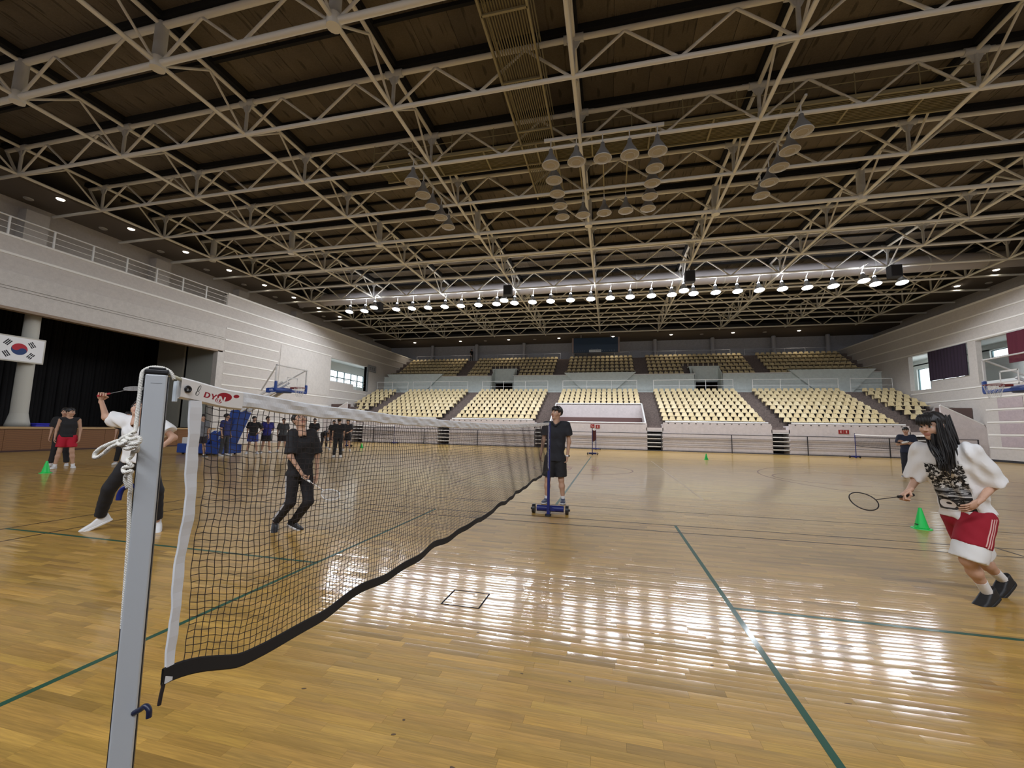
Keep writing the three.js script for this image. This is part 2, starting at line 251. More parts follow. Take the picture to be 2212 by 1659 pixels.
// ---------- roof: deck panels, purlins, space-frame trusses ----------
const ZR = (k) => -4.46 - 3.02 * k, KN = -5, KF = 12, XN = [-24, -18, -12, -6, 0, 6, 12, 18, 24], YB = 12, YC = 13.25;
{
  const deck = obj('roof_deck', [b2(-25.2, 25.2, YT - 0.02, YT, -41.7, 6)], std(lin(0.2, 0.18, 0.16), 0.95)); deck.userData = { kind: 'structure', label: 'brown roof deck of fibre panels between black purlins', category: 'roof' };
  const dn = [noiseGrid(256, 256, 6, 3), noiseGrid(256, 256, 22, 2), noiseGrid(256, 256, 60, 60)];
  const mk = (r, g, b) => std(0xffffff, 0.95, { map: tex(256, 256, (x, y) => {
    let k = 0.92 + 0.12 * dn[0](x, y) + 0.1 * (dn[2](x, y) - 0.5); const s = dn[1](x, y); if (s > 0.86) k *= 0.72; else if (s > 0.8) k *= 0.86;
    return [r * k, g * k, b * k]; }) });
  const mats = [mk(103, 94, 82), mk(97, 89, 79), mk(109, 100, 87)];
  const cells = [];
  for (let k = KN - 1; k <= KF; k++) for (let h = 0; h < 2; h++) for (let i = 0; i < 42; i++) {
    const z0 = ZR(k) - h * 1.51 - 1.51, x0 = -25.2 + i * 1.2; if (z0 < -41.5) continue;
    const v = ZR(k) < 1 ? Math.hypot(x0 + 0.6 - 1, z0 + 0.75 - 3.9) + (Math.abs(x0 + 3) > -(z0 - 3.9) * 1.7 + 3 ? 100 : 0) : 500;
    cells.push({ x0, z0, v });
  }
  cells.sort((a, b) => a.v - b.v);
  const gps = [0, 1, 2, 3, 4, 5].map((k) => { const g = new RoundedBoxGeometry(1.188, 0.04, 1.49, 1, 0.006); uvOwn(g, k * 0.37, k * 0.61); return g; });
  function uvOwn(g, du, dv) { const p = g.attributes.position, u = new Float32Array(p.count * 2); for (let i = 0; i < p.count; i++) { u[2 * i] = p.getX(i) / 1.5 + du; u[2 * i + 1] = p.getZ(i) / 1.5 + dv; } g.setAttribute('uv', new THREE.BufferAttribute(u, 2)); }
  const rest = [[], [], []];
  cells.forEach((c, i) => {
    const x = c.x0 + 0.6, y = YT - 0.045 + ((i * 7) % 5) * 0.002, z = c.z0 + 0.755, m = (i * 5 + Math.floor(i / 7)) % 3;
    if (i < 300) { const o = obj('deck_panel', gps[Math.floor(rnd() * 6)], mats[m], deck); o.position.set(x, y, z); }
    else rest[m].push(new THREE.BoxGeometry(1.188, 0.04, 1.49).translate(x, y, z));
  });
  rest.forEach((l, m) => { const g = geo(l), p = g.attributes.position, u = g.attributes.uv; for (let i = 0; i < p.count; i++) u.setXY(i, p.getX(i) / 1.63, p.getZ(i) / 1.87); const o = obj('far_deck_panels', g, mats[m], deck); o.userData = { kind: 'stuff', label: 'distant fibre deck panels' }; });
  // black purlins over the chords, thin ones between
  const purl = std(lin(0.008, 0.008, 0.009), 0.9);
  for (let k = KN; k <= KF; k++) { obj('purlin', b2(-25.2, 25.2, YC + 0.12, YT - 0.03, ZR(k) - 0.14, ZR(k) + 0.14), purl, deck); obj('thin_purlin', b2(-25.2, 25.2, YT - 0.2, YT - 0.06, ZR(k) - 1.56, ZR(k) - 1.46), purl, deck); }
  for (const x of XN) obj('roof_beam', b2(x - 0.14, x + 0.14, YC + 0.12, YT - 0.03, -41, 3), purl, deck);
}
{
  const near = (k) => k < 1 ? 'nearest the camera' : '';
  const gChord = new THREE.CylinderGeometry(1, 1, 1, 10), gWeb = new THREE.CylinderGeometry(1, 1, 1, 7);
  const rod = (name, a, b, r, parent, m = M.steel, g = gWeb) => {   // shared unit cylinder laid from a to b
    const o = new THREE.Mesh(g, m); o.name = name; o.castShadow = o.receiveShadow = true; const d = b.clone().sub(a), L = d.length();
    o.position.copy(a).add(b).multiplyScalar(0.5); o.quaternion.setFromUnitVectors(V(0, 1, 0), d.divideScalar(L)); o.scale.set(r, L, r); parent.add(o); return o;
  };
  const lampK = 7, gNode = new THREE.CylinderGeometry(0.19, 0.19, 0.34, 14), gSpud = new THREE.SphereGeometry(0.13, 10, 7);
  const ord = ['first', 'second', 'third', 'fourth', 'fifth', 'sixth', 'seventh', 'eighth', 'ninth'];
  for (let k = KN; k <= KF; k++) {
    const z = ZR(k), thick = k === 0 || k === 4, rB = thick ? 0.095 : k < 0 ? 0.085 : 0.073, far = k > 8;
    const where = k === lampK ? 'directly above the row of lit floodlights' : k < lampK ? ORD[lampK - k - 1] + ' on the camera side of the lit floodlights' : ORD[k - lampK - 1] + ' behind the lit floodlights';
    const t = thing('roof_truss', 'cream roof truss ' + where, 'truss', [0, 0, z], 0, 'trusses spanning the hall width');
    rod('bottom_chord', V(-27.4, YB, 0), V(27.4, YB, 0), rB, t, M.steel, gChord); rod('top_chord', V(-25, YC, 0), V(25, YC, 0), thick ? 0.1 : 0.084, t, M.steel, gChord);
    for (const x of XN) {
      const p = thick ? rod('thick_post', V(x, YB - 0.02, 0), V(x, YC + 0.06, 0), 0.165, t, M.steelGrey, gChord) : rod('post', V(x, YB, 0), V(x, YC, 0), 0.062, t, M.steelGrey);
      if (thick) { const n = new THREE.Mesh(gNode, M.steel); n.name = 'node_cap'; n.position.set(x, YB, 0); n.castShadow = n.receiveShadow = true; t.add(n); }
      else if (!far) { const n = obj('top_bracket', nodeBracket(), M.steelGrey, t); n.position.set(x, YC, 0); }
    }
    for (let i = 0; i < 8; i++) {
      const x = XN[i], r = 0.045, y1 = YC - 0.06, y0 = YB + 0.04;
      rod('diagonal', V(x + 0.12, y0, 0), V(x + 1.5, y1, 0), r, t); rod('diagonal', V(x + 1.5, y1, 0), V(x + 2.95, y0, 0), r, t); rod('diagonal', V(x + 3.05, y0, 0), V(x + 4.5, y1, 0), r, t); rod('diagonal', V(x + 4.5, y1, 0), V(x + 5.88, y0, 0), r, t);
    }
    for (const s of [-1, 1]) rod('diagonal', V(s * 24.1, YB + 0.04, 0), V(s * 24.98, YC - 0.06, 0), 0.055, t);
  }
  function nodeBracket() {
    if (!nodeBracket.g) nodeBracket.g = geo([ext([[-0.5, 0.1], [0.5, 0.1], [0.5, 0.02], [0.24, -0.06], [0.09, -0.36], [-0.09, -0.36], [-0.24, -0.06], [-0.5, 0.02]], 0.05).translate(0, 0, -0.025), new THREE.CylinderGeometry(0.125, 0.125, 0.6, 10).rotateZ(Math.PI / 2)]);
    return nodeBracket.g;
  }
  const gname = { '-24': 'along the left parapet', '-18': 'first in from the left parapet', '-12': 'second in from the left parapet', '-6': 'third in from the left parapet', 0: 'along the middle of the hall', 6: 'third in from the right parapet', 12: 'second in from the right parapet', 18: 'first in from the right parapet', 24: 'along the right parapet' };
  for (const x of XN) {
    const g = thing('roof_girder', 'cream steel tube girder running lengthwise under the roof, ' + gname[x], 'girder', [x, 0, 0], 0, 'girders running towards the far stand');
    const za = ZR(KN), zb = ZR(KF), y0 = YB + 0.02;
    rod('bottom_chord', V(0, y0, za + 1), V(0, y0, zb - 0.6), 0.066, g, M.steel, gChord); rod('top_chord', V(0, YC, za + 1), V(0, YC, zb - 0.6), 0.066, g, M.steel, gChord);
    for (let k = KN; k < KF; k++) { const z = ZR(k), zm = z - 1.51; rod('diagonal', V(0, y0, z - 0.1), V(0, YC - 0.05, zm), 0.04, g); rod('diagonal', V(0, YC - 0.05, zm), V(0, y0, z - 2.92), 0.04, g); }
  }
}
// ---------- air duct, boxes, catwalk ----------
{
  const t = thing('air_duct', 'large pale round air duct across the roof behind the lit floodlights', 'duct', [0, 12.62, -27.3]);
  obj('duct_pipe', cyl(V(-26.5, 0, 0), V(26.5, 0, 0), 0.52, 24), std(lin(0.5, 0.48, 0.5), 0.6), t);
  for (let x = -24; x <= 24; x += 3) obj('duct_band', cyl(V(x - 0.04, 0, 0), V(x + 0.04, 0, 0), 0.54, 24), M.steelGrey, t);
  for (const [px, x, z, lab] of [[0, 6.1, -23.85, 'dark loudspeaker box under the roof right of the middle girder'], [0, 18.0, -25.1, 'dark loudspeaker box under the roof near the right parapet'], [0, -6.2, -24.4, 'dark loudspeaker box under the roof left of the middle girder'], [0, -18, -26.5, 'dark loudspeaker box under the roof near the left parapet']]) {
    const s = thing('loudspeaker_box', lab, 'speaker', [x, 11.45, z]);
    obj('cabinet', rb(0.6, 0.75, 0.5, 0.03), std(lin(0.05, 0.055, 0.07), 0.7), s); obj('grille', rb(0.52, 0.66, 0.02, 0.01, 0, 0, 0.25), std(lin(0.02, 0.02, 0.025), 0.8), s); obj('bracket', [bar(V(0, 0.37, 0), V(0, 0.55, 0), 0.05)], M.steelGrey, s);
  }
}
{
  // catwalk: one leg runs lengthwise left of the middle girder, the cross leg runs over the lamp square
  const c = thing('catwalk', 'olive mesh maintenance catwalk hanging among the roof trusses', 'catwalk');
  const yF = 12.35, mesh = (x0, x1, z0, z1) => { const L = []; if (x1 - x0 < z1 - z0) { for (let x = x0 + 0.03; x < x1; x += 0.075) L.push(b2(x - 0.017, x + 0.017, yF - 0.03, yF, z0, z1)); } else for (let z = z0 + 0.03; z < z1; z += 0.075) L.push(b2(x0, x1, yF - 0.03, yF, z - 0.017, z + 0.017)); return L; };
  const legX = [-2.25, -1.0], crossZ = [-11.7, -10.5];
  obj('walkway_floor', mesh(legX[0], legX[1], -14.3, 3), M.catwalk, c); obj('walkway_floor', mesh(-8.6, 12.3, crossZ[0], crossZ[1]), M.catwalk, c);
  for (const x of legX) { obj('edge_beam', bar(V(x, yF - 0.03, 3), V(x, yF - 0.03, -14.3), 0.06, 0.12), M.catwalkRail, c); obj('handrail', cyl(V(x, yF + 0.95, 3), V(x, yF + 0.95, -10.4), 0.022, 6), M.catwalkRail, c); obj('handrail', cyl(V(x, yF + 0.5, 3), V(x, yF + 0.5, -10.4), 0.016, 6), M.catwalkRail, c); }
  for (let z = 2; z > -10; z -= 1.5) for (const x of legX) obj('rail_post', cyl(V(x, yF, z), V(x, yF + 0.95, z), 0.016, 6), M.catwalkRail, c);
  for (const z of crossZ) { obj('edge_beam', bar(V(-8.6, yF - 0.03, z), V(12.3, yF - 0.03, z), 0.12, 0.06), M.catwalkRail, c); obj('handrail', cyl(V(-8.6, yF + 0.95, z), V(12.3, yF + 0.95, z), 0.022, 6), M.catwalkRail, c); obj('handrail', cyl(V(-8.6, yF + 0.5, z), V(12.3, yF + 0.5, z), 0.016, 6), M.catwalkRail, c); }
  for (let x = -8.6; x <= 12.4; x += 1.74) for (const z of crossZ) obj('rail_post', cyl(V(x, yF, z), V(x, yF + 0.95, z), 0.018, 6), M.catwalkRail, c);
  for (let z = -1; z > -14; z -= 2.2) obj('cross_beam', bar(V(legX[0], yF - 0.06, z), V(legX[1], yF - 0.06, z), 0.06), M.catwalkRail, c);
  for (let x = -8; x < 12.4; x += 2.1) obj('cross_beam', bar(V(x, yF - 0.06, crossZ[0]), V(x, yF - 0.06, crossZ[1]), 0.06), M.catwalkRail, c);
}
// ---------- bell floodlights ----------
const bellProfile = [[0.03, 0.62], [0.07, 0.6], [0.085, 0.46], [0.13, 0.36], [0.235, 0.18], [0.3, 0.05], [0.315, 0]];
const gBell = lathe(bellProfile, 18), gLens = lathe([[0.31, 0.004], [0.3, -0.012], [0.22, -0.02], [0.0001, -0.024]], 18), gRing = new THREE.TorusGeometry(0.312, 0.014, 6, 20).rotateX(Math.PI / 2), gRing2 = new THREE.TorusGeometry(0.17, 0.006, 4, 18).rotateX(Math.PI / 2).translate(0, -0.024, 0), gStem = cyl(V(0, 0.6, 0), V(0, 0.925, 0), 0.02, 6);
const lensDull = std(lin(0.42, 0.38, 0.32), 0.5), bellSkin = std(lin(0.3, 0.3, 0.3), 0.5, { metalness: 0.4 });
{
  // unlit square of lamps in the middle, and a short row each side
  const lab = (w) => 'unlit bell floodlight ' + w, spots = [];
  const nth = ['first', 'second', 'third', 'fourth', 'fifth'];
  for (let i = 0; i < 5; i++) spots.push([-1.05 + i * 0.93, -10.15, lab(nth[i] + ' from left in the front row of the lamp square')]);
  for (let i = 1; i < 4; i++) { spots.push([-1.05, -10.15 - i * 0.95, lab(nth[i] + ' from front on the left side of the lamp square')]); spots.push([2.67, -10.15 - i * 0.95, lab(nth[i] + ' from front on the right side of the lamp square')]); }
  for (let i = 0; i < 5; i++) spots.push([-1.05 + i * 0.93, -13.95, lab(nth[i] + ' from left in the back row of the lamp square')]);
  for (let i = 0; i < 5; i++) { spots.push([-6.55, -10.1 - i * 0.93, lab(nth[i] + ' from front under the left end of the catwalk')]); spots.push([7.05, -10.1 - i * 0.93, lab(nth[i] + ' from front under the right end of the catwalk')]); }
  for (const [x, z, l] of spots) {
    const t = thing('bell_floodlight', l, 'lamp', [x, 11.07, z], 0, 'unlit floodlights below the catwalk');
    obj('bell', gBell, bellSkin, t); obj('lens', gLens, lensDull, t); obj('rim_ring', gRing, M.steelGrey, t); obj('lens_ring', gRing2, M.steelGrey, t); obj('stem', gStem, M.steelGrey, t);
  }
  const t = thing('lighting_rig', 'steel frame carrying the unlit lamp square below the catwalk', 'frame');
  obj('front_bar', bar(V(-1.3, 12.055, -10.15), V(2.9, 12.055, -10.15), 0.12, 0.08), M.white, t); obj('back_bar', bar(V(-1.3, 12.03, -13.95), V(2.9, 12.03, -13.95), 0.07), M.catwalkRail, t);
  for (const x of [-1.05, 2.67]) obj('side_bar', bar(V(x, 12.03, -10.15), V(x, 12.03, -13.95), 0.07), M.catwalkRail, t);
  for (const x of [-0.12, 0.81, 1.74]) obj('cross_bar', bar(V(x, 12.03, -10.15), V(x, 12.03, -13.95), 0.05), M.catwalkRail, t);
  for (const x of [-6.55, 7.05]) { const f = thing('lighting_bar', x < 0 ? 'steel rail carrying five unlit lamps left of the middle' : 'steel rail carrying five unlit lamps right of the middle', 'rail'); obj('rail_bar', bar(V(x, 12.02, -9.7), V(x, 12.02, -14.2), 0.07), M.steelGrey, f); }
}
{
  const lensLit = new THREE.MeshStandardMaterial({ color: 0xffffff, emissive: new THREE.Color(0xf4f8ff), emissiveIntensity: 20, roughness: 0.4 });
  const gGlowRing = new THREE.CylinderGeometry(0.078, 0.09, 0.07, 14, 1, true).translate(0, 0.54, 0), addedGlow = new THREE.MeshStandardMaterial({ color: 0xffffff, emissive: new THREE.Color(0xe8f0ff), emissiveIntensity: 4, roughness: 0.5 });
  const LX = [-20.17, -18.74, -17.4, -15.85, -14.45, -13.05, -11.63, -10.28, -8.84, -7.39, -6.6, -5.98, -4.59, -3.23, -1.76, -0.3, 1.08, 2.45, 3.89, 5.24, 5.9, 6.64, 8.04, 9.39, 10.7, 12.07, 13.5, 14.96, 16.25, 17.26, 18.65];
  const row = (z, target, inView) => LX.forEach((x, i) => {
    const from = i < 16 ? ORD[i] + ' from the left end' : ORD[LX.length - i - 1] + ' from the right end', extra = [2, 10, 20, 28].includes(i);
    const t = thing('floodlight', inView ? 'lit white floodlight ' + from + ' of the long bright row' : 'lit floodlight above the near stand, ' + from, 'lamp', [x, 10.9, z + (extra ? 0.75 * Math.sign(target - z) : 0)], 0, inView ? 'lit floodlights over the far side line' : 'lit floodlights over the near side line');
    const head = new THREE.Group(); head.name = 'lamp_head'; head.rotation.x = (target > z ? -1 : 1) * 0.2; t.add(head);
    obj('bell', gBell, bellSkin, head); obj('glowing_lens', gLens, lensLit, head); obj('rim_ring', gRing, M.steelGrey, head);
    obj('arm', tube([[0, 0.55, target > z ? -0.22 : 0.22], [0.05, 0.85, -0.1], [0.12, 1.02, 0], [0.28, 1.1, 0]], 0.028, 6, 3), M.white, t);
    if (extra) obj('outrigger', bar(V(0.2, 1.06, 0), V(0.2, 1.06, -0.75 * Math.sign(target - z)), 0.05), M.white, t);
    const l = new THREE.SpotLight(FLOOD.color, FLOOD.intensity, 0, FLOOD.angle, FLOOD.penumbra, 2); l.castShadow = true; l.shadow.radius = 14;
    const s = Math.sin(0.2) * (target > z ? 1 : -1), co = Math.cos(0.2); const zl = t.position.z; l.position.set(x, 10.9 - 0.06 * co, zl + 0.06 * s); l.target.position.set(x, 10.9 - 10 * co, zl + 10 * s); scene.add(l); scene.add(l.target); l.name = 'floodlight_beam';
    { obj('added_glow_ring', gGlowRing, addedGlow, head); const u = new THREE.SpotLight(FLOOD.color, 2.4, 0, 1.45, 0.5, 2); u.castShadow = true; u.shadow.radius = 6; u.position.set(x, 11.62, zl - 0.16); u.target.position.set(x, 20, zl - 0.16); u.name = 'added_uplight'; scene.add(u, u.target); }   // added upward spot and glowing ring, brighten the deck and trusses above
  });
  row(-25.6, -12, true); row(ZR(-5), -12, false);
}
// downlights in the side and rear soffits
{
  const gC = lathe([[0.16, 0], [0.155, -0.03], [0.14, -0.05], [0.0001, -0.055]], 16), gR = new THREE.TorusGeometry(0.17, 0.02, 6, 18).rotateX(Math.PI / 2);
  const lit = new THREE.MeshStandardMaterial({ color: 0xffffff, emissive: new THREE.Color(0xfff4e2), emissiveIntensity: 3, roughness: 0.5 }), dim = std(lin(0.5, 0.48, 0.45), 0.5);
  const put = (x, y, z, on, label, group, cd = DOWN.intensity) => { const t = thing('downlight', label, 'downlight', [x, y, z], 0, group); obj('trim_ring', gR, M.white, t); obj('diffuser', gC, on ? lit : dim, t); if (on) { const l = new THREE.SpotLight(DOWN.color, cd, 0, 1.1, 0.6, 2); l.position.set(x, y - 0.07, z); l.target.position.set(x, 0, z); l.castShadow = true; l.shadow.radius = 6; l.name = 'downlight_beam'; scene.add(l, l.target); } };
  for (const s of [-1, 1]) for (let i = 0; i < 8; i++) {
    const z = -9.35 - i * 3.12, side = s < 0 ? 'left' : 'right';
    put(s * 27.1, 12.34, z, false, 'unlit round downlight over the ' + side + ' gallery, outer row, ' + ORD[i] + ' from the camera', 'downlights of the side soffits');
    put(s * 25.5, 12.34, z - 0.35, true, 'lit round downlight above the ' + side + ' parapet, inner row, ' + ORD[i] + ' from the camera', 'downlights of the side soffits');
  }
  [-22.9, -16.8, -10.7, -4.7, 1.4, 7.55, 13.7, 19.85].forEach((x, i) => put(x, 11.99, -42.9, true, 'lit round downlight above the upper seats, ' + ORD[i] + ' from the left', 'downlights above the upper seats', 9));
  [-13.7, -7.6, 10.7, 16.8].forEach((x, i) => put(x, 11.99, -43.2, false, 'unlit round downlight above the upper seats, ' + ORD[i] + ' from the left', 'unlit downlights above the upper seats'));
}
// ---------- far stand ----------
const SEC = [[-24.2, -21.3], [-20.1, -13.15], [-12.0, -4.85], [-3.65, 3.65], [4.85, 12.0], [13.15, 20.1], [21.3, 24.2]], AIS = [[-21.3, -20.1], [-13.15, -12.0], [-4.85, -3.65], [3.65, 4.85], [12.0, 13.15], [20.1, 21.3]];
const secName = ['far left', 'second left', 'centre left', 'middle', 'centre right', 'second right', 'far right'];
const RZ = (i) => -29.35 - 0.82 * i, RY = (i) => 1.9 + 0.35 * i;      // front edge and floor height of row i
{
  const steps = [], x0 = -24.2, x1 = 24.2;
  for (let i = 0; i < 9; i++) {
    SEC.forEach(([a, b], s) => { if (i >= 4 || s !== 3) steps.push(wb(a, b, 0, RY(i), RZ(i + 1) + 0.32, RZ(i) + 0.32)); });
    AIS.forEach(([a, b]) => steps.push(wb(a, b, i < 5 ? RY(i) - 0.4 : 0, RY(i), RZ(i + 1) + 0.32, RZ(i) + 0.32)));   // hollow under the stairs
  }
  const st = obj('lower_stand', steps, M.concrete); st.userData = { kind: 'structure', label: 'stepped concrete of the lower stand', category: 'stand' };
  // front wall, cut by the stair gaps
  SEC.forEach(([a, b], i) => { const y = i === 3 ? 1.95 : 2.12; obj('front_wall', uvWorld(b2(a, b, 0, y, ZF - 0.18, ZF), 1.5, 1.5), M.standWall, st); if (i !== 3 && i !== 6 && i !== 0) { obj('front_coping', cyl(V(a + 0.15, y + 0.06, ZF - 0.09), V(b - 0.15, y + 0.06, ZF - 0.09), 0.055, 8), M.railWhite, st); for (let x = a + 0.35; x < b - 0.2; x += 0.475) obj('painted_slot', bx(0.09, 0.05, 0.02, x, y - 0.06, ZF + 0.002), M.black, st); } else if (i === 3) obj('front_coping', cyl(V(a + 0.05, y + 0.1, ZF - 0.09), V(b - 0.05, y + 0.1, ZF - 0.09), 0.05, 8), M.railWhite, st); });  // small black blocks paint the dark of holes under the coping
  // aisle steps (two per row) and the stair openings in the front wall
  AIS.forEach(([a, b]) => {
    for (let i = 0; i < 9; i++) obj('aisle_step', uvWorld(b2(a + 0.02, b - 0.02, RY(i), RY(i) + 0.175, RZ(i) - 0.5, RZ(i) - 0.09), 1, 1), M.concrete, st);
    for (const s of [a, b]) obj('stair_cheek', uvWorld(b2(s - 0.06, s + 0.06, 0, 2.0, ZF - 1.0, ZF - 0.02), 1, 1), M.standWall, st);
    for (let i = 0; i < 5; i++) obj('stair_tread', b2(a + 0.04, b - 0.04, 0.28 + i * 0.29, 0.36 + i * 0.29, ZF - 0.34 - i * 0.02, ZF - 0.02), M.white, st);
    obj('stair_landing', uvWorld(b2(a, b, 1.5, 1.72, ZF - 1.0, ZF - 0.02), 1, 1), M.standWall, st);
  });
  // press box in the middle section: floor, back wall, rails
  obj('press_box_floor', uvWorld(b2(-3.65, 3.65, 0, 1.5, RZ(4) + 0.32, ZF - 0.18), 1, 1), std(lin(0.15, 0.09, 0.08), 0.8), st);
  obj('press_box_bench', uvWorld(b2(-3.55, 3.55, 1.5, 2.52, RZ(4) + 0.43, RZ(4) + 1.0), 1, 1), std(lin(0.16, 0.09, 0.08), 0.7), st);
  obj('press_box_wall', uvWorld(b2(-3.65, 3.65, 1.5, 3.62, RZ(4) + 0.3, RZ(4) + 0.42), 1.5, 1.5), M.standWall, st);
  for (const s of [-1, 1]) obj('press_box_cheek', uvWorld(new THREE.ExtrudeGeometry(new THREE.Shape([[ZF - 0.15, 1.9], [ZF - 0.15, 0], [RZ(4) + 0.35, 0], [RZ(4) + 0.35, 3.62]].map((p) => new THREE.Vector2(...p))), { depth: 0.1, bevelEnabled: false }).rotateY(-Math.PI / 2).translate(s * 3.65 + 0.05, 0, 0), 1.5, 1.5), M.standWall, st);
  const pr = thing('press_box_rail', 'white tube rail above the recessed box in the middle of the stand', 'railing');
  obj('top_rail', cyl(V(-3.6, 3.72, RZ(4) + 0.38), V(3.6, 3.72, RZ(4) + 0.38), 0.06, 8), M.railWhite, pr);
  for (const s of [-1, 1]) obj('side_rail', cyl(V(s * 3.6, 3.72, RZ(4) + 0.38), V(s * 3.6, 2.05, ZF - 0.1), 0.06, 8), M.railWhite, pr);
  // sloping corner stair, right and left
  for (const s of [-1, 1]) {
    obj('corner_wall', uvWorld(ext([[s * 21.9, 2.12], [s * 24.15, 2.12], [s * 24.15, 2.2], [s * 21.9, 3.45]].map((p) => p), 0.12).translate(0, 0, ZF - 0.16), 1.5, 1.5), M.standWall, st);
    obj('corner_backing', uvWorld(b2(Math.min(s * 22.2, s * 24.15), Math.max(s * 22.2, s * 24.15), 1.9, 3.38, ZF - 1.0, ZF - 0.9), 1, 1), std(lin(0.13, 0.085, 0.075), 0.85), st);
    const r = thing('corner_handrail', s > 0 ? 'white sloping handrail at the right end of the stand' : 'white sloping handrail at the left end of the stand', 'handrail');
    obj('sloping_rail', cyl(V(s * 21.9, 3.5, ZF - 0.08), V(s * 24.1, 2.27, ZF - 0.08), 0.055, 8), M.railWhite, r); obj('level_rail', cyl(V(s * 21.9, 3.5, ZF - 0.08), V(s * 23.9, 3.42, ZF - 1.8), 0.03, 6), M.railWhite, r);
  }
  // concourse and upper stand
  const ZC = -38.4, UY = (i) => 6.72 + 0.49 * i, UZ = (i) => -38.95 - 0.8 * i, us = [];
  obj('concourse_floor', uvWorld(b2(-24.2, 24.2, 0, 5.08, ZC, RZ(9) + 0.32), 1.5, 1.5), M.concrete, st);
  for (let i = 0; i < 6; i++) { for (const [a, b] of [[-24.2, -11.4], [-9.0, 9.0], [11.4, 24.2]]) us.push(wb(a, b, 5.0, UY(i), UZ(i + 1) + 0.32, UZ(i) + 0.32)); if (i > 1) for (const [a, b] of [[-11.4, -9.0], [9.0, 11.4]]) us.push(wb(a, b, 7.45, UY(i), UZ(i + 1) + 0.32, UZ(i) + 0.32)); }   // the doorways lead into passages under the rows
  us.push(wb(-24.2, 24.2, 5, 9.6, ZB, UZ(6) + 0.32), wb(-11.4, -9.0, 4.9, 5.08, UZ(6) + 0.3, -38.3), wb(9.0, 11.4, 4.9, 5.08, UZ(6) + 0.3, -38.3));
  const up = obj('upper_stand', us, M.concrete); up.userData = { kind: 'structure', label: 'stepped concrete of the upper stand', category: 'stand' };
  // upper front wall with doorways
  const doors = [[-11.4, -9.0], [9.0, 11.4]], segs = [[-24.2, -11.4], [-9.0, 9.0], [11.4, 24.2]];
  segs.forEach(([a, b]) => { obj('upper_front_wall', uvWorld(b2(a, b, 5.08, 7.0, ZC - 0.15, ZC), 1.5, 1.5), M.greenWall, up); obj('upper_coping', b2(a, b, 7.0, 7.07, ZC - 0.2, ZC + 0.12), M.white, up); });
  obj('upper_wedge', uvWorld(ext([[-3.55, 7.25], [3.55, 7.25], [1.55, 5.5], [-1.75, 5.5]], 0.3).translate(0, 0, ZC), 1.5, 1.5), M.greenWall, up);
  for (const s of [-1, 1]) obj('upper_wedge', uvWorld(ext([[s * 16.9, 7.3], [s * 23.7, 7.3], [s * 21.8, 5.2], [s * 19.2, 5.2]], 0.3).translate(0, 0, ZC), 1.5, 1.5), M.greenWall, up);
  for (const [a, b] of doors) {
    const d = obj('door_' + (a < 0 ? 1 : 2), [b2(a + 0.04, a + 0.12, 5.08, 6.45, ZC - 1.42, ZC - 1.28), b2(b - 0.12, b - 0.04, 5.08, 6.45, ZC - 1.42, ZC - 1.28), b2(a + 0.04, b - 0.04, 6.37, 6.45, ZC - 1.42, ZC - 1.28)], std(lin(0.3, 0.32, 0.33), 0.6)); d.userData = { kind: 'structure', label: 'door frame of the passage through the upper stand wall', category: 'door' };
    const back = ZC - 2.3; // hooded doorway rising above the lowest upper rows
    obj('door_hood', uvWorld(b2(a - 0.3, b + 0.1, 7.9, 8.0, back, ZC - 1.3), 1, 1), M.greenWall, up);
    obj('door_back_wall', uvWorld(ext([[a - 0.3, 7.92], [b + 0.1, 7.92], [b, 6.45], [a, 6.45]], 0.1).translate(0, 0, ZC - 1.4), 1.5, 1.5), M.greenWall, up);
    for (const x of [a, b]) obj('door_cheek', uvWorld(new THREE.ExtrudeGeometry(new THREE.Shape([[ZC, 5.08], [ZC, 7.0], [ZC - 1.4, 7.95], [ZC - 1.4, 5.08]].map((p) => new THREE.Vector2(...p))), { depth: 0.1, bevelEnabled: false }).rotateY(-Math.PI / 2).translate(x + 0.05, 0, 0), 1.5, 1.5), M.greenWall, up);
  }
  AIS.forEach(([a, b], j) => { if (j === 0 || j === 5) return; const sh = j === 1 ? -2.6 : j === 4 ? 2.6 : j === 2 ? 0.1 : -0.1; for (let i = 0; i < 6; i++) obj('aisle_step', uvWorld(b2(a + sh, b + sh, UY(i), UY(i) + 0.24, UZ(i) - 0.45, UZ(i) - 0.05), 1, 1), M.concrete, up); });
  // ---- seats ----
  const prof = [[0.0, 0.40], [0.02, 0.445], [0.06, 0.445], [0.3, 0.42], [0.37, 0.46], [0.45, 0.705], [0.47, 0.712], [0.48, 0.7], [0.41, 0.42], [0.36, 0.385], [0.05, 0.40]];
  const sg = new THREE.ExtrudeGeometry(new THREE.Shape(prof.map((p) => new THREE.Vector2(...p))), { depth: 0.425, bevelEnabled: true, bevelThickness: 0.008, bevelSize: 0.006, bevelSegments: 1, steps: 4 }).translate(0, 0, -0.2125).rotateY(Math.PI / 2);
  { const p = sg.attributes.position; for (let i = 0; i < p.count; i++) { const h = Math.max(0, (p.getY(i) - 0.46) / 0.25), x = p.getX(i); p.setX(i, x * (1 - 0.34 * h)); p.setZ(i, p.getZ(i) + 0.03 * h * (1 - (x / 0.2) ** 2) * -1); } sg.computeVertexNormals(); }
  const legG = bx(0.1, 0.4, 0.06, 0, 0.2, -0.22), seatG = geo([sg]);
  const all = [];
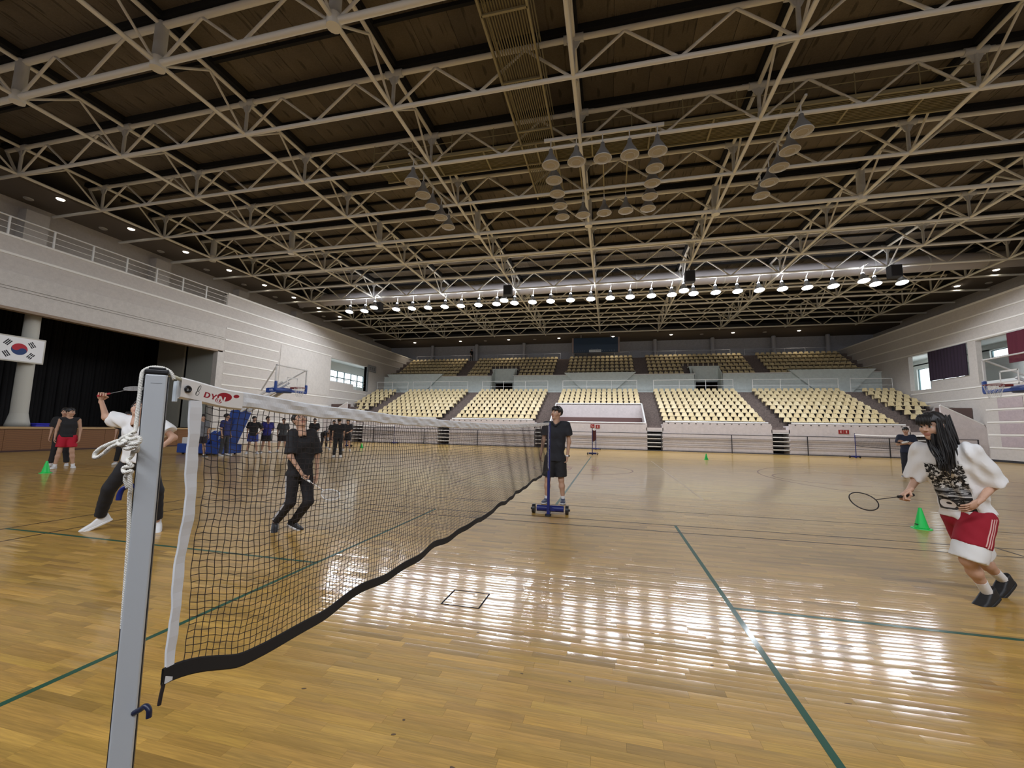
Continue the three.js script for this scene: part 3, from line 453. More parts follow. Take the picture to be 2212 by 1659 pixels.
  SEC.forEach(([a, b], s) => { for (let i = s === 3 ? 4 : 0; i < 9; i++) {
    let x0 = a + 0.06, x1 = b - 0.06; if (s === 6) { x0 = 21.4 + i * 0.02; x1 = i < 4 ? 21.95 + i * 0.42 : 24.0; if (i === 0) continue; } if (s === 0) { x1 = -21.4; x0 = i < 4 ? -21.95 - i * 0.42 : -24.0; if (i === 0) continue; }
    const n = Math.max(1, Math.floor((x1 - x0) / 0.474)), pitch = (x1 - x0) / n; for (let j = 0; j < n; j++) all.push({ x: x0 + (j + 0.5) * pitch, y: RY(i), z: RZ(i), row: i, s, j, n, lower: true }); } });
  const USEC = [[-23.4, -15.75], [-14.6, -4.75], [-3.55, 3.55], [4.75, 14.6], [15.75, 23.4]];
  USEC.forEach(([a, b], s) => { for (let i = 0; i < 6; i++) { const n = Math.floor((b - a - 0.1) / 0.474); for (let j = 0; j < n; j++) { const x = a + 0.05 + (j + 0.5) * (b - a - 0.1) / n; if (i < 3 && doors.some(([p, q]) => x > p - 0.55 - (2 - i) * 0 && x < q + 0.35)) continue; all.push({ x, y: UY(i), z: UZ(i), row: i, s }); } } });
  // the nearest seats one by one, the rest together
  all.sort((p, q) => (q.lower ? 1 : 0) - (p.lower ? 1 : 0) || p.row - q.row || Math.abs(p.x - 6) - Math.abs(q.x - 6));
  const shell = seatG; let proto = null; const rowName = ['front', 'second', 'third', 'fourth', 'fifth', 'sixth', 'seventh', 'eighth', 'ninth'], mats = [M.seat, std(lin(0.63, 0.51, 0.28), 0.4), std(lin(0.70, 0.59, 0.35), 0.38)];
  all.slice(0, 300).forEach((q, k) => {
    const o = obj('stand_seat', shell, mats[(k * 7 + q.row) % 3]); o.position.set(q.x, q.y, q.z);
    const half = q.j < q.n / 2, num = half ? q.j + 1 : q.n - q.j;
    tag(o, 'cream seat ' + ORD[num - 1] + ' from the ' + (half ? 'left' : 'right') + ' in the ' + rowName[q.row] + ' row of the ' + secName[q.s] + ' block', 'seat', 'cream seats of the lower stand');
    obj('seat_bracket', legG, M.fence, o);
  });
  const rest = all.slice(300), im = new THREE.InstancedMesh(geo([seatG.clone(), legG.clone()]), M.seat, rest.length), mx = new THREE.Matrix4(); im.name = 'distant_seats'; im.castShadow = im.receiveShadow = true;
  rest.forEach((q, k) => { mx.makeTranslation(q.x, q.y, q.z); im.setMatrixAt(k, mx); const c = 0.92 + 0.16 * rnd(); im.setColorAt(k, new THREE.Color(c, c, c)); });
  scene.add(im); tag(im, 'cream plastic seats in the upper rows of the far stand', 'seats', null, 'stuff');
  // ---- railings of concourse and rear walkway ----
  const railing = (x0, x1, y, z, h, name, label, m, posts, cat = 'railing') => {
    const t = thing(name, label, cat, [0, 0, 0], 0, 'railings of the far stand'); const n = Math.max(1, Math.round((x1 - x0) / posts));
    obj('top_rail', cyl(V(x0, y + h, z), V(x1, y + h, z), 0.03, 6), m, t); obj('mid_rail', cyl(V(x0, y + h * 0.52, z), V(x1, y + h * 0.52, z), 0.018, 5), m, t);
    for (let i = 0; i <= n; i++) obj('post', cyl(V(x0 + (x1 - x0) * i / n, y, z), V(x0 + (x1 - x0) * i / n, y + h, z), 0.026, 6), m, t); return t;
  };
  [[-23.9, -20.2], [-19.6, -13.4], [-11.8, -5.0], [-3.5, 3.5], [5.0, 11.8], [13.4, 20.0], [20.9, 23.9]].forEach(([a, b], i) => railing(a, b, 5.08, RZ(9) + 0.2, 1.15, 'concourse_railing', 'pale tube railing along the concourse, ' + (i < 4 ? ORD[i] + ' from the left wall' : ORD[6 - i] + ' from the right wall'), M.railWhite, 2.2));
  [[-23, -15.6], [-14.2, -4.6], [-3.15, 3.15], [4.4, 13.6], [15.0, 22.6]].forEach(([a, b], i) => railing(a, b, 9.4, -43.9, 0.95, 'rear_walkway_railing', 'thin pale railing behind the top seats, ' + (i < 3 ? ORD[i] + ' from the left wall' : ORD[4 - i] + ' from the right wall'), std(lin(0.45, 0.46, 0.5), 0.5), 1.8));
  [[-23.4, -18.2], [-3.45, 3.45], [16.9, 23.6]].forEach(([a, b], i) => railing(a, b, 7.05, ZC - 0.1, 0.42, 'front_seat_railing', 'low tan railing on top of the ' + ['left', 'middle', 'right'][i] + ' wedge wall', M.catwalkRail, 3));
  // columns along the rear wall
  [-21.5, -15.45, -9.3, -3.2, 6.1, 12.2, 18.3, 23.4].forEach((x, i) => { const c = thing('rear_column', 'round pale column before the rear wall, ' + ORD[i] + ' from the left', 'column', [x, 9.6, -45.2], 0, 'columns along the rear walkway'); obj('shaft', new THREE.CylinderGeometry(0.22, 0.22, 2.3, 14).translate(0, 1.15, 0), std(lin(0.45, 0.46, 0.5), 0.7), c); obj('capital', lathe([[0.22, 2.3], [0.1, 2.55], [0.02, 2.6]], 14), std(lin(0.45, 0.46, 0.5), 0.7), c); });
  // scoreboard with small lettering along its foot
  const sb = thing('scoreboard', 'large dark blue scoreboard on the rear wall above the middle seats', 'scoreboard', [-0.5, 10.0, -41.95]);
  obj('screen', rb(5.0, 1.68, 0.2, 0.03, 0, 0.84, 0), std(0xffffff, 0.5, { map: canvasTex(512, 192, (g, w, h) => { g.fillStyle = '#1b3550'; g.fillRect(0, 0, w, h); g.fillStyle = '#8fa6b8'; for (let i = 0; i < 6; i++) { g.fillRect(20 + i * 22, h - 26, 4, 8); g.fillRect(330 + i * 26, h - 28, 3, 9); } g.fillRect(212, h - 54, 3, 9); g.fillRect(272, h - 54, 3, 9); }) }), sb);
  for (const s of [-1, 1]) obj('side_strip', rb(0.18, 1.68, 0.22, 0.02, s * 2.5, 0.84, 0), std(lin(0.32, 0.25, 0.24), 0.7), sb);
  obj('number_plate', rb(1.3, 0.27, 0.04, 0.01, -0.05, 0.17, 0.11), std(0xffffff, 0.5, { map: canvasTex(256, 52, (g, w, h) => { g.fillStyle = '#dfe6ea'; g.fillRect(0, 0, w, h); g.fillStyle = '#566'; for (let i = 0; i < 11; i++) { g.fillRect(12 + i * 22, 12, 12, 26); g.fillStyle = i % 2 ? '#667' : '#788'; } }) }), sb);
  for (const x of [-1.6, 1.6]) obj('hanger', bar(V(x, 1.66, 0), V(x, 2.01, 0), 0.05), M.steelGrey, sb);
}
// near stand behind the camera (mirrors the far one)
{ const g = []; for (let i = 0; i < 9; i++) g.push(wb(-24.2, 24.2, 0, RY(i), -24 - RZ(i) - 0.32, -24 - RZ(i + 1) - 0.32)); g.push(wb(-24.2, 24.2, 0, 2.1, 4.55, 4.75), wb(-24.2, 24.2, 0, 5.08, 12.5, ZN)); const o = obj('near_stand', g, M.concrete); o.userData = { kind: 'structure', label: 'stepped concrete of the stand behind the near side line', category: 'stand' }; }
// ---------- fence in front of the stand ----------
{
  const zf = ZF + 0.12, px = []; for (let x = -23.7; x < 24; x += 4.73) px.push(x); 
  for (let i = 0; i < px.length - 1; i++) {
    const a = px[i], b = px[i + 1], t = thing('rail_fence', 'dark five-rail fence panel before the stand, ' + (i < 5 ? ORD[i] + ' from the left wall' : ORD[px.length - 2 - i] + ' from the right wall'), 'fence', [0, 0, 0], 0, 'fence panels at the foot of the stand');
    [[1.3, 0.024], [1.05, 0.012], [0.78, 0.012], [0.5, 0.012], [0.05, 0.03]].forEach(([y, r]) => obj('rail', cyl(V(a, y, zf), V(b, y, zf), r, 6), M.fence, t));
    obj('post', bar(V(a, 0, zf), V(a, 1.32, zf), 0.05), M.fence, t); if (i === px.length - 2) obj('post', bar(V(b, 0, zf), V(b, 1.32, zf), 0.05), M.fence, t);
  }
}
// ---------- left gallery railing ----------
{
  const t = thing('gallery_railing', 'white metal railing on the ledge above the stage', 'railing'), x = -XW - 0.05;
  for (const [y, r] of [[10.18, 0.035], [9.9, 0.016], [9.62, 0.016]]) obj('rail', cyl(V(x, y, 8), V(x, y, -18.05), r, 6), M.railWhite, t);
  for (let z = -18.05; z < 8; z += 1.5) obj('post', bar(V(x, 9.34, z), V(x, 10.18, z), 0.06), M.railWhite, t);
}
// ---------- side rooms with windows ----------
{
  const room = (s, z0, z1) => { const X = (a, b) => s < 0 ? [-b, -a] : [a, b], q = (a, b, y0, y1, za, zb) => wb(...X(a, b), y0, y1, za, zb);
    const o = obj('side_room', [q(24.5, 27.2, 4.75, 5.05, z0, z1), q(24.5, 27.2, 7.9, 8.2, z0, z1), q(24.5, 27.2, 5, 8, z0, z0 + 0.2), q(24.5, 27.2, 5, 8, z1 - 0.2, z1)], std(lin(0.72, 0.74, 0.72), 0.8)); o.userData = { kind: 'structure', label: s < 0 ? 'white corridor behind the left window opening' : 'white corridor behind the right openings', category: 'room' }; return q; };
  const frameM = std(lin(0.08, 0.16, 0.18), 0.5), outer = std(lin(0.72, 0.74, 0.72), 0.8);
  const win = (n, s, q, z0, z1, y0, y1, nz, ny, label) => {
    const x = s * 26.95, w = new THREE.Group(); w.name = 'window_' + n; scene.add(w); w.userData = { kind: 'structure', label, category: 'window' };
    for (let i = 0; i <= nz; i++) { const z = z0 + (z1 - z0) * i / nz; obj('mullion', b2(x - 0.04, x + 0.04, y0, y1, z - 0.045, z + 0.045), frameM, w); }
    for (let j = 0; j <= ny; j++) { const y = y0 + (y1 - y0) * j / ny; obj('transom', b2(x - 0.04, x + 0.04, y - 0.045, y + 0.045, z0, z1), frameM, w); }
    for (let i = 0; i < nz; i++) for (let j = 0; j < ny; j++) { const za = z0 + (z1 - z0) * i / nz, zb = z0 + (z1 - z0) * (i + 1) / nz, ya = y0 + (y1 - y0) * j / ny, yb = y0 + (y1 - y0) * (j + 1) / ny; obj('pane', new THREE.PlaneGeometry(zb - za - 0.08, yb - ya - 0.08).rotateY(Math.PI / 2).translate(x, (ya + yb) / 2, (za + zb) / 2), M.glass, w); }
  };
  let q = room(-1, -40, -28.4);
  struct('wall_left_room', [q(26.8, 27.1, 5, 5.75, -40, -28.4), q(26.8, 27.1, 7.12, 8, -40, -28.4), q(26.8, 27.1, 5.7, 7.2, -40, -38.4), q(26.8, 27.1, 5.7, 7.2, -29.0, -28.4)], outer, 'white outer wall seen through the left window opening');
  win(1, -1, q, -38.4, -29.0, 5.75, 7.12, 8, 2, 'bright daylight window with dark mullions in the left corridor');
  q = room(1, -40, -19.5);
  struct('wall_right_room', [q(26.8, 27.1, 5, 6.98, -33.5, -19.5), q(26.8, 27.1, 7.5, 8, -40, -19.5), q(26.8, 27.1, 6.9, 7.6, -34.5, -31.3), q(26.8, 27.1, 5, 7.6, -40, -38.4), q(26.8, 27.1, 5, 5.3, -38.4, -33.5), q(26.8, 27.1, 7.2, 7.6, -38.4, -34.4), q(26.8, 27.1, 6.9, 7.6, -24, -19.5)], outer, 'white outer wall seen through the right openings');
  win(2, 1, q, -31.3, -24.0, 6.98, 7.5, 5, 1, 'bright daylight window strip behind the right wall opening');
  win(3, 1, q, -38.4, -34.4, 5.3, 7.2, 3, 1, 'bright daylight window beyond the right wall doorway');
  // corridor rail in front of the left opening, jambs
  const t = thing('window_rail', 'dark tube rail across the left window opening', 'railing'); for (const y of [5.55, 5.85]) obj('rail', cyl(V(-24.3, y, -34.6), V(-24.3, y, -29.1), 0.03, 6), M.steelGrey, t); obj('post', cyl(V(-24.3, 5.05, -33.2), V(-24.3, 5.85, -33.2), 0.03, 6), M.steelGrey, t);
  tag(obj('door_jamb', wb(-24.5, -24.15, 5.05, 7.7, -35.1, -34.8), std(lin(0.2, 0.22, 0.23), 0.7)), 'grey door jamb right of the left window opening', 'jamb');
  const sg = obj('wall_sign', rb(0.05, 0.7, 1.55, 0.01, -24.15, 7.6, -35.7), std(0xffffff, 0.6, { map: canvasTex(256, 128, (g, w, h) => { g.fillStyle = '#8f9092'; g.fillRect(0, 0, w, h); g.strokeStyle = '#5d5f63'; g.lineWidth = 4; g.strokeRect(6, 6, w - 12, h - 12); g.fillStyle = '#56585d'; for (const x of [40, 106, 172]) { g.fillRect(x, 38, 44, 10); g.fillRect(x + 6, 58, 32, 9); g.fillRect(x + 17, 38, 9, 52); g.fillRect(x, 82, 44, 9); } }) })); tag(sg, 'grey wall sign with three characters beside the left doorway', 'sign');
  // drapes on the right wall
  const drape = (z0, z1, y0, y1, c, label) => { const n = Math.round((z1 - z0) / 0.05), g = new THREE.PlaneGeometry(z1 - z0, y1 - y0, n, 1).rotateY(-Math.PI / 2), p = g.attributes.position; for (let i = 0; i < p.count; i++) p.setX(i, 0.025 * Math.sin(p.getZ(i) * 22) + 0.012 * Math.sin(p.getZ(i) * 57)); g.computeVertexNormals(); const back = g.clone().translate(0.05, 0, 0); const t = thing('wall_drape', label, 'drape', [XW - 0.1, (y0 + y1) / 2, (z0 + z1) / 2]); obj('cloth', [g, back, bx(0.05, 0.03, z1 - z0, 0.025, (y1 - y0) / 2, 0), bx(0.05, 0.03, z1 - z0, 0.025, -(y1 - y0) / 2, 0)], std(c, 0.9, { side: THREE.DoubleSide }), t); obj('rod', cyl(V(0.04, (y1 - y0) / 2 + 0.03, (z0 - z1) / 2), V(0.04, (y1 - y0) / 2 + 0.03, (z1 - z0) / 2), 0.02, 6), M.steelGrey, t); };
  drape(-32.72, -29.36, 5.58, 7.7, lin(0.026, 0.014, 0.028), 'dark purple drape hanging over the right wall opening'); drape(-26.4, -21.5, 5.9, 7.68, lin(0.085, 0.008, 0.02), 'dark red drape at the right edge of the picture');
}
// ---------- pillar with flag, blue mat on stage ----------
{
  const p = thing('stage_pillar', 'round white pillar at the front of the stage', 'pillar', [-25.1, 1.08, -9.15]); obj('shaft', new THREE.CylinderGeometry(0.26, 0.29, 6.2, 22).translate(0, 3.1, 0), std(lin(0.5, 0.49, 0.43), 0.75), p); obj('foot', lathe([[0.29, 0.6], [0.36, 0.25], [0.42, 0], [0.0001, 0]], 22), std(lin(0.5, 0.49, 0.43), 0.75), p);
  const f = thing('flag_board', 'white board with the South Korean flag mounted on the stage pillar', 'flag', [-24.62, 4.52, -8.6]);
  obj('board', rb(0.08, 1.15, 1.72, 0.02), std(lin(0.55, 0.53, 0.46), 0.7), f);
  const flag = canvasTex(768, 512, (g, w, h) => {
    g.fillStyle = '#f1f2f2'; g.fillRect(0, 0, w, h); g.translate(w / 2, h / 2); const r = h / 4, a = Math.atan2(2, 3); g.save(); g.rotate(a);
    g.fillStyle = '#b3152b'; g.beginPath(); g.arc(0, 0, r, Math.PI, 0); g.fill(); g.fillStyle = '#16386f'; g.beginPath(); g.arc(0, 0, r, 0, Math.PI); g.fill(); g.fillStyle = '#b3152b'; g.beginPath(); g.arc(-r / 2, 0, r / 2, 0, 7); g.fill(); g.fillStyle = '#16386f'; g.beginPath(); g.arc(r / 2, 0, r / 2, 0, 7); g.fill(); g.restore();
    g.fillStyle = '#15161a'; const tri = (ang, rows) => { g.save(); g.rotate(ang); g.translate(-h * 0.44, 0); rows.forEach((b, i) => { const x = (i - 1) * h / 16 - h / 48; if (b) g.fillRect(x, -h / 8, h / 24, h / 4); else { g.fillRect(x, -h / 8, h / 24, h / 8 - h / 96); g.fillRect(x, h / 96, h / 24, h / 8 - h / 96); } }); g.restore(); };
    tri(a, [1, 1, 1]); tri(Math.PI + a, [0, 0, 0]); tri(-a, [1, 0, 1]); tri(Math.PI - a, [0, 1, 0]);
  });
  const fg = new THREE.PlaneGeometry(1.6, 1.03).rotateY(Math.PI / 2).translate(0.046, 0, 0); obj('flag_face', fg, std(0xffffff, 0.6, { map: flag }), f);
  const m = thing('folded_mat', 'blue folded mat lying on the stage beside the pillar', 'mat', [-25.0, 1.08, -9.9]); for (let i = 0; i < 2; i++) obj('mat_layer', rb(0.7, 0.08, 0.72, 0.03, 0, 0.045 + i * 0.085, 0), std(lin(0.02, 0.02, 0.4), 0.6), m);
}
// ---------- basketball stands ----------
function hoop(s, label) {
  const t = thing('basketball_stand', label, 'basketball hoop', [0, 0, -11.6], 0); t.scale.x = 1; const X = (x) => s * x, navy = M.blue;
  const letters = (txt) => canvasTex(256, 128, (g, w, h) => { g.fillStyle = '#0d3f9a'; g.fillRect(0, 0, w, h); g.fillStyle = '#e8eef4'; g.font = 'bold 84px sans-serif'; g.textAlign = 'center'; g.textBaseline = 'middle'; g.fillText(txt, w / 2, h / 2 + 4); });
  obj('base_box', rb(2.3, 0.42, 1.25, 0.04, X(17.0), 0.26, 0), navy, t);
  for (const [x, z] of [[16.1, 0.5], [16.1, -0.5], [17.9, 0.5], [17.9, -0.5]]) obj('caster', cyl(V(X(x), 0.045, z - 0.03), V(X(x), 0.045, z + 0.03), 0.045, 10), M.blackPaint, t);
  obj('counterweight', rb(0.9, 0.3, 1.0, 0.03, X(17.6), 0.6, 0), M.white, t);
  const mast = obj('mast_pad', ext([[X(16.5), 0.45], [X(15.85), 0.45], [X(15.2), 1.9], [X(15.3), 2.0], [X(15.62), 1.98], [X(16.05), 1.1], [X(16.6), 0.8]], 0.62, 0.03).translate(0, 0, -0.31), navy, t);
  obj('mast_lettering', new THREE.PlaneGeometry(0.62, 0.31).translate(X(15.98), 0.75, 0.345), std(0xffffff, 0.5, { map: canvasTex(256, 128, (g, w, h) => { g.fillStyle = '#0d3f9a'; g.fillRect(0, 0, w, h); g.fillStyle = '#dfe9dd'; g.font = 'bold 88px sans-serif'; g.textAlign = 'center'; g.textBaseline = 'middle'; g.fillText('FOS', w / 2, h / 2); }) }), mast);
  obj('side_pad', ext([[X(17.6), 0.45], [X(16.9), 0.45], [X(16.4), 0.95], [X(16.55), 1.05]], 0.5, 0.02).translate(0, 0, -0.25), navy, t);
  for (const z of [-0.2, 0.2]) { obj('lower_arm', bar(V(X(16.6), 0.75, z), V(X(15.2), 2.15, z), 0.09, 0.09), M.white, t); obj('boom', bar(V(X(15.5), 1.85, z), V(X(13.3), 2.95, z), 0.12, 0.09), M.white, t); obj('upper_boom', bar(V(X(15.35), 2.15, z), V(X(13.1), 3.3, z), 0.07, 0.06), M.white, t); }
  for (const z of [-0.85, 0.85]) { obj('board_brace', cyl(V(X(14.2), 2.92, z * 0.25), V(X(12.87), 3.92, z), 0.03, 8), M.white, t); }
  // board
  const bd = obj('backboard', rb(0.03, 1.05, 1.8, 0.008, X(12.8), 3.43, 0), new THREE.MeshPhysicalMaterial({ color: 0xffffff, transmission: 1, roughness: 0.03, thickness: 0, ior: 1.45 }), t); bd.userData = { label: 'clear glass backboard' };
  const xw = X(12.78), line = (y0, y1, z0, z1) => bx(0.004, y1 - y0, z1 - z0, xw, (y0 + y1) / 2, (z0 + z1) / 2);
  obj('board_frame', [bx(0.06, 1.05, 0.04, X(12.83), 3.43, 0.9), bx(0.06, 1.05, 0.04, X(12.83), 3.43, -0.9), bx(0.06, 0.04, 1.84, X(12.83), 3.95, 0)], M.white, bd);
  obj('target_square', [line(3.05, 3.5, -0.315, -0.27), line(3.05, 3.5, 0.27, 0.315), line(3.46, 3.51, -0.3, 0.3), line(3.05, 3.09, -0.3, 0.3)], M.white, bd);
  const pad = obj('bottom_pad', [rb(0.1, 0.12, 1.86, 0.03, X(12.8), 2.9, 0), rb(0.1, 0.38, 0.1, 0.03, X(12.8), 3.07, 0.9), rb(0.1, 0.38, 0.1, 0.03, X(12.8), 3.07, -0.9)], navy, t);
  obj('boom_pad', rb(1.0, 0.22, 0.5, 0.05, X(13.45), 2.93, 0), navy, t);
  obj('pad_lettering', new THREE.PlaneGeometry(0.42, 0.17).translate(X(13.62), 2.95, 0.256), std(0xffffff, 0.5, { map: letters('SEL') }), pad);
  const rimX = X(12.8 - 0.15 - 0.225 - 0.05);
  obj('rim', [new THREE.TorusGeometry(0.225, 0.012, 8, 28).rotateX(Math.PI / 2).translate(rimX, 3.05, 0), rb(0.2, 0.07, 0.24, 0.015, X(12.68), 3.03, 0)], std(lin(0.2, 0.02, 0.015), 0.5), t);
  const net = []; for (let i = 0; i < 12; i++) for (const d of [1, -1]) { const pts = []; for (let k = 0; k <= 4; k++) { const a = (i + d * k * 0.5) / 12 * Math.PI * 2, r = 0.22 - 0.026 * k; pts.push(V(rimX + r * Math.cos(a), 3.04 - k * 0.1, r * Math.sin(a))); } net.push(new THREE.TubeGeometry(new THREE.CatmullRomCurve3(pts), 6, 0.004, 4)); }
  obj('hoop_net', net, M.white, t).userData = { label: 'white cord net' };
}
hoop(-1, 'blue and white portable basketball stand by the left wall'); hoop(1, 'blue and white portable basketball stand by the right wall');
// ---------- traffic cones ----------
{
  const g = lathe([[0.012, 0.32], [0.02, 0.318], [0.085, 0.03], [0.088, 0.012]], 18), b = new THREE.CylinderGeometry(0.125, 0.13, 0.014, 18).translate(0, 0.007, 0), r = new THREE.TorusGeometry(0.089, 0.006, 5, 16).rotateX(Math.PI / 2).translate(0, 0.02, 0);
  for (const [x, z, l] of [[5.76, -4.08, 'green cone standing behind the player in red shorts'], [-13.74, -4.16, 'green cone at the feet of the person in red shorts on the left'], [5.98, -20.07, 'small green cone on the far half of the court'], [-14.6, -20.0, 'tiny green cone near the fence behind the net']]) { const t = thing('training_cone', l, 'cone', [x, 0, z], 0, 'green training cones'); obj('cone_body', g, M.green, t); obj('cone_foot', b, M.green, t); obj('cone_ring', r, M.green, t); if (x > 5 && z > -5) obj('cone_stain', bx(0.02, 0.012, 0.05, -0.073, 0.07, 0.02), M.black, t); }
}
// ---------- fire hose signs on the stand wall ----------
for (const [x, y, l, c] of [[-0.3, 1.77, 'red sign with a white emblem left of its pair on the middle stand wall', 1], [0.09, 1.72, 'red sign right of its pair on the middle stand wall', 0], [16.2, 1.66, 'left of two small red signs on the right stand wall', 0], [16.52, 1.66, 'right of two small red signs on the right stand wall', 0]]) {
  const t = obj('red_sign', rb(0.3, 0.27, 0.02, 0.005, x, y, ZF + 0.012), std(0xffffff, 0.6, { map: canvasTex(64, 64, (g) => { g.fillStyle = '#8e1a18'; g.fillRect(0, 0, 64, 64); g.strokeStyle = '#e8dcd6'; g.fillStyle = '#e8dcd6'; g.lineWidth = 6; if (c) { g.beginPath(); g.arc(32, 32, 16, 0.4, 4.6); g.stroke(); } else { g.fillRect(24, 14, 16, 6); g.fillRect(24, 28, 16, 6); g.fillRect(24, 14, 6, 36); g.fillRect(24, 44, 16, 6); } }) })); tag(t, l, 'sign');
}
// ---------- badminton nets ----------
const lerpT = (tab, z) => { for (let i = 0; i < tab.length - 1; i++) if (z <= tab[i][0] && z >= tab[i + 1][0]) { const u = (tab[i][0] - z) / (tab[i][0] - tab[i + 1][0]), s = u * u * (3 - 2 * u) * 0.4 + u * 0.6; return tab[i][1] + (tab[i + 1][1] - tab[i][1]) * s; } return z > tab[0][0] ? tab[0][1] : tab[tab.length - 1][1]; };
const TOP = [[3.12, 1.542], [2.97, 1.523], [2.59, 1.502], [1.85, 1.482], [1.12, 1.474], [0.4, 1.472], [-0.26, 1.478], [-1.56, 1.507], [-3.08, 1.548]], BOT = [[3.08, 0.83], [2.86, 0.755], [2.46, 0.725], [1.77, 0.712], [0.35, 0.695], [-1, 0.70], [-2.39, 0.722], [-3.05, 0.76]];
const netX = (z, v) => 0.012 * Math.sin(z * 1.7 + 1) * v + 0.006 * Math.sin(z * 6.1 + v * 3) + 0.004 * Math.sin(z * 14 + v * 9) - 0.01 * v * Math.sin((z + 3) * 0.5);
const wob = (z) => 0.006 * Math.sin(z * 9) + 0.005 * Math.sin(z * 17 + 1) + (z < 0.6 ? 0.008 * Math.sin(z * 8 + 2) : 0);
const netP = (z, v) => V(netX(z, v), lerpT(TOP, z) - 0.042 + (lerpT(BOT, z) + wob(z) + 0.03 - lerpT(TOP, z) + 0.042) * v, z);
const cordM = std(lin(0.02, 0.012, 0.01), 0.8), bandWhite = std(0xffffff, 0.75, { map: grainTex([226, 228, 230], 0.06, 128, 12) });
{
  const t = thing('badminton_net', 'black badminton net with white top tape stretched across the near court', 'net');
  // cords: 3-sided threads following the sag
  const pos = [], nx = Math.round(6.06 / 0.0205), nv = 38, grid = [];
  for (let i = 0; i <= nx; i++) { grid.push([]); for (let j = 0; j <= nv; j++) { const z = 3.035 - 6.07 * i / nx, v = j / nv; const p = netP(Math.max(-3.04, z + 0.0015 * Math.sin(j * 1.3 + i * 0.7) + 0.0035 * Math.sin(j * 0.35 + i * 0.11)), v); p.y += 0.0018 * Math.sin(i * 2.2 + j * 0.9) * (j > 0 && j < nv ? 1 : 0); grid[i].push(p); } }
  const seg = (a, b, r) => {
    const d = b.clone().sub(a).normalize(), u = Math.abs(d.y) > 0.5 ? V(1, 0, 0) : V(0, 1, 0), p = V(0, 0, 0).crossVectors(d, u).normalize(), w = V(0, 0, 0).crossVectors(d, p), c = [];
    for (let k = 0; k < 3; k++) { const an = k * 2.0944 + 0.5; c.push(p.clone().multiplyScalar(Math.cos(an) * r).addScaledVector(w, Math.sin(an) * r)); }
    for (let k = 0; k < 3; k++) { const m = (k + 1) % 3, A = a.clone().add(c[k]), B = a.clone().add(c[m]), C = b.clone().add(c[m]), D = b.clone().add(c[k]); for (const q of [A, B, C, A, C, D]) pos.push(q.x, q.y, q.z); }
  };
  for (let i = 0; i <= nx; i++) for (let j = 0; j <= nv; j++) { if (j < nv) seg(grid[i][j], grid[i][j + 1], 0.00105); if (i < nx) seg(grid[i][j], grid[i + 1][j], 0.00105); }
  const g = new THREE.BufferGeometry(); g.setAttribute('position', new THREE.Float32BufferAttribute(pos, 3)); g.computeVertexNormals();
  const mesh = obj('net_mesh', g, cordM, t); mesh.userData = { kind: 'stuff', label: 'black square netting' };
  // bands: a closed folded strip between two heights
  const band = (z0, z1, top, bot, half, n, crease) => {
    const P = [], U = [], ring = (z) => { const a = top(z), b = bot(z), r = []; for (const [s, k] of [[1, 0], [1, 0.08], [1, 0.35], [1, 0.65], [1, 0.92], [1, 1], [-1, 1], [-1, 0.92], [-1, 0.65], [-1, 0.35], [-1, 0.08], [-1, 0]]) { const y = a + (b - a) * k, e = k === 0 || k === 1 ? 0.3 : 1; r.push([netX(z, 0) * (top === topY ? 1 : 0) + (top === topY ? 0 : netX(z, 1)) + s * half * e + s * crease(z, k), y, z, k]); } return r; };
    for (let i = 0; i < n; i++) { const za = z0 + (z1 - z0) * i / n, zb = z0 + (z1 - z0) * (i + 1) / n, A = ring(za), B = ring(zb); for (let k = 0; k < 12; k++) { const m = (k + 1) % 12; for (const q of [A[k], A[m], B[m], A[k], B[m], B[k]]) { P.push(q[0], q[1], q[2]); U.push(q[2] / 0.3, q[3] * 0.2); } } }
    const gg = new THREE.BufferGeometry(); gg.setAttribute('position', new THREE.Float32BufferAttribute(P, 3)); gg.setAttribute('uv', new THREE.Float32BufferAttribute(U, 2)); gg.computeVertexNormals(); return gg;
  };
  const topY = (z) => lerpT(TOP, z), botT = (z) => lerpT(TOP, z) - 0.045 + 0.002 * Math.sin(z * 31);
  obj('top_tape', band(3.10, -3.08, topY, botT, 0.0055, 620, (z, k) => z > 2.93 ? 0 : (Math.sin(z * 55 + k * 5 + 2 * Math.sin(z * 3.1)) * 0.0028 + Math.sin(z * 23 + k * 7) * 0.002) * Math.sin(k * 3.1)), bandWhite, t).userData = { label: 'wrinkled white top tape' };
  obj('bottom_band', band(3.085, -3.05, (z) => lerpT(BOT, z) + wob(z) + 0.032, (z) => lerpT(BOT, z) + wob(z) - 0.006, 0.003, 260, () => 0), std(lin(0.012, 0.011, 0.011), 0.85), t).userData = { label: 'black bottom band' };
